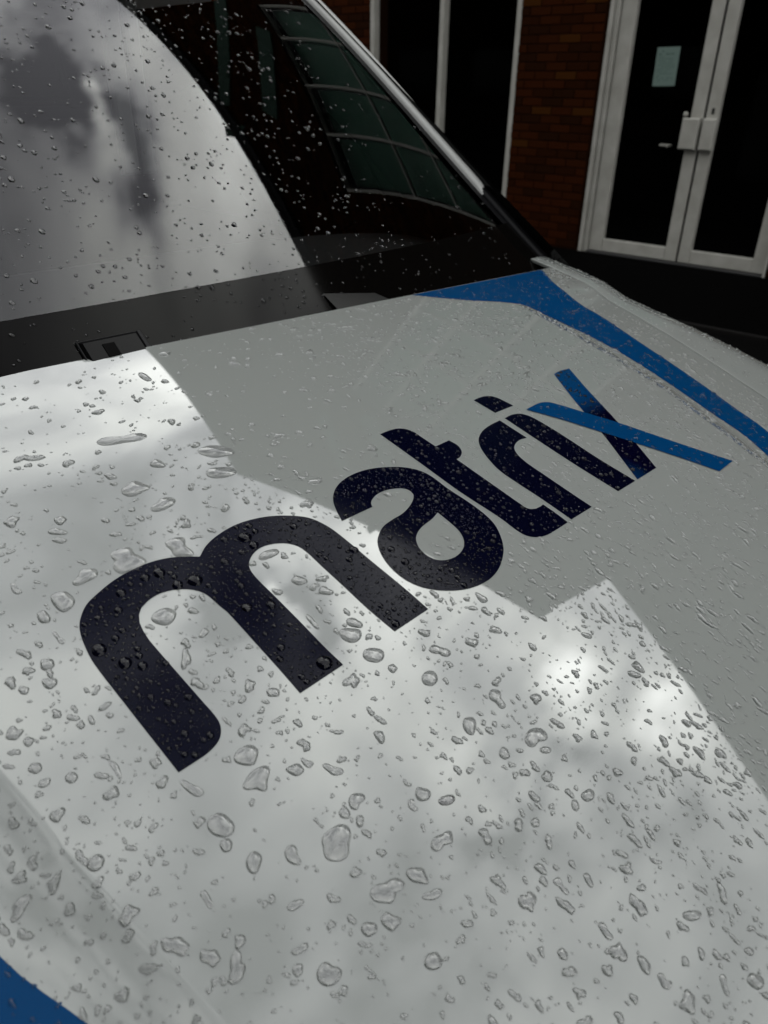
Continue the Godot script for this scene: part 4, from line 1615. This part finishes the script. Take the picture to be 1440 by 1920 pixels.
func unit_drop(radii: PackedFloat32Array, power: float, rings: Array, water_m: Material, wet_m: Material) -> ArrayMesh:
	var w := Water.new()
	add_drop(w, Transform3D.IDENTITY, radii, 1.0, power, rings, 0.15)
	return w.mesh(water_m, wet_m)


func bead(p: Vector2, r: float, round_: Array, high: float) -> MeshInstance3D:
	var fr := frame_on_bonnet(p.x, p.y, 0.0004)
	return put("water_drop", round_[rng.randi() % round_.size()], null, null, Transform3D(fr.basis * Basis(Vector3.UP, rng.randf() * TAU) * Basis.from_scale(Vector3(r, r * high, r)), fr.origin))


func tag_drop(o: Node, p: Vector2, size: float, what: String, group: String) -> void:
	drop_notes.append([o, what + " " + bonnet_place(p), size, group])


func name_drops() -> void:
	# drops that would read alike are told apart by their size
	var alike := {}
	for d: Array in drop_notes:
		if not alike.has(d[1]):
			alike[d[1]] = []
		alike[d[1]].append(d)
	var words := ["largest", "second largest", "third largest", "fourth largest", "fifth largest", "sixth largest", "seventh largest", "eighth largest", "ninth largest"]
	for key: String in alike:
		var l: Array = alike[key]
		l.sort_custom(func(a: Array, b: Array) -> bool: return a[2] > b[2])
		for k in l.size():
			var text := key
			if l.size() > 1:
				text = ("the " + words[k] + " " if k < words.size() else "lesser ") + key
			tag(l[k][0], text, "water drop", l[k][3])


func bonnet_place(p: Vector2) -> String:
	var on := ""
	var names := ["m", "a", "t", "r", "i", "dot of the i", "long x stroke", "short x stroke"]
	for k in letters.size():
		if Geometry2D.is_point_in_polygon(p, letters[k][0]):
			on = names[k]
	var high := "foot" if p.y < 0.245 else "lower half" if p.y < 0.285 else "upper half" if p.y < 0.325 else "top"
	if on == "m":
		return "on the %s of the m's %s" % [high, "first stem" if p.x < -0.345 else "middle stem" if p.x < -0.235 else "last stem"]
	if on != "":
		return "on the %s of the %s" % [high, "letter " + on if on.length() == 1 else on]
	var near := "far below" if p.y < 0.0 else "well below" if p.y < 0.08 else "below" if p.y < 0.195 else "level with" if p.y < 0.385 else "above" if p.y < 0.52 else "far above"
	var which := "left of the m" if p.x < -0.42 else "the m's first arch" if p.x < -0.27 else "the m's second arch" if p.x < -0.14 else "the a" if p.x < 0.02 else "the t" if p.x < 0.09 else "the r" if p.x < 0.18 else "the x"
	if p.x < -0.42:
		return "%s and %s its foot" % [which, near]
	if near == "level with":
		return "in the white within " + which
	return "%s %s" % [near, which]


func glass_place(x: float, l: float) -> String:
	return "%s, %s" % ["low" if l < 0.2 else "halfway up" if l < 0.55 else "high up", "nearest the camera" if x < -0.05 else "in the bright reflection" if x < 0.2 else "in the dark reflection" if x < 0.45 else "near the far pillar"]


func scatter() -> Array:
	var out := []
	var dens := FastNoiseLite.new()
	dens.seed = 77
	dens.frequency = 7.0
	dens.fractal_octaves = 3
	var tries := 0
	# on the paint
	var count := 0
	while count < 14500 and tries < 300000:
		tries += 1
		var x := rng.randf_range(-0.76, 0.78)
		var q := rng.randf_range(-0.38, 0.71)
		if absf(x) > gap_at(q) - 0.008 or q > rear_at(x) - 0.006:
			continue
		var right := smoothstep(-0.12, 0.08, x + 0.25 * (0.3 - q))
		var up := smoothstep(0.42, 0.55, q)
		var want := lerpf(0.66, 0.85, right)
		want *= lerpf(1.0, lerpf(0.35, 0.85, right), up)
		want *= clampf(0.75 + 1.3 * dens.get_noise_2d(x, q), 0.08, 1.0)
		if rng.randf() > want:
			continue
		var r := exp(rng.randfn(lerpf(-6.22, -6.10, right), lerpf(0.55, 0.40, right)))
		r = clampf(r, 0.0006, lerpf(0.0066, 0.0052, right))
		if rng.randf() < 0.38:
			r = rng.randf_range(0.0005, 0.0012)
		var p := Vector2(x, q)
		if on_vinyl(p, r * 1.15) != 0 or not free_spot(p, r * 1.1, "b"):
			continue
		count += 1
		var along := PI / 2.0 + rng.randfn(0.0, lerpf(0.9, 0.35, right)) if q < 0.42 else rng.randfn(0.0, 0.6)
		out.append([p, r, false, along, clampf(1.0 + absf(rng.randfn(0.12, 0.22)) + 0.22 * right, 1.0, 1.8)])
	# on the letters: rounder, denser, with a mist of tiny ones
	for l: Array in letters:
		var b: Rect2 = l[1]
		var goal := int(outline_area(l[0]) * (60000.0 if b.get_center().x < 0.0 else 24000.0))
		count = 0
		tries = 0
		while count < goal and tries < goal * 12:
			tries += 1
			var p := Vector2(rng.randf_range(b.position.x, b.end.x), rng.randf_range(b.position.y, b.end.y))
			if not Geometry2D.is_point_in_polygon(p, l[0]):
				continue
			var r := 0.0004 + 0.0003 * rng.randf()
			if rng.randf() < 0.55:
				r = clampf(exp(rng.randfn(-6.42, 0.46)), 0.0006, 0.0036)
			if on_vinyl(p, r * 1.05) != 1 or not free_spot(p, r * 1.12, "b"):
				continue
			count += 1
			out.append([p, r, true, 0.0, 1.0])
	return out


func outline_area(p: PackedVector2Array) -> float:
	var a := 0.0
	for k in p.size():
		a += p[k].cross(p[(k + 1) % p.size()])
	return absf(a) * 0.5
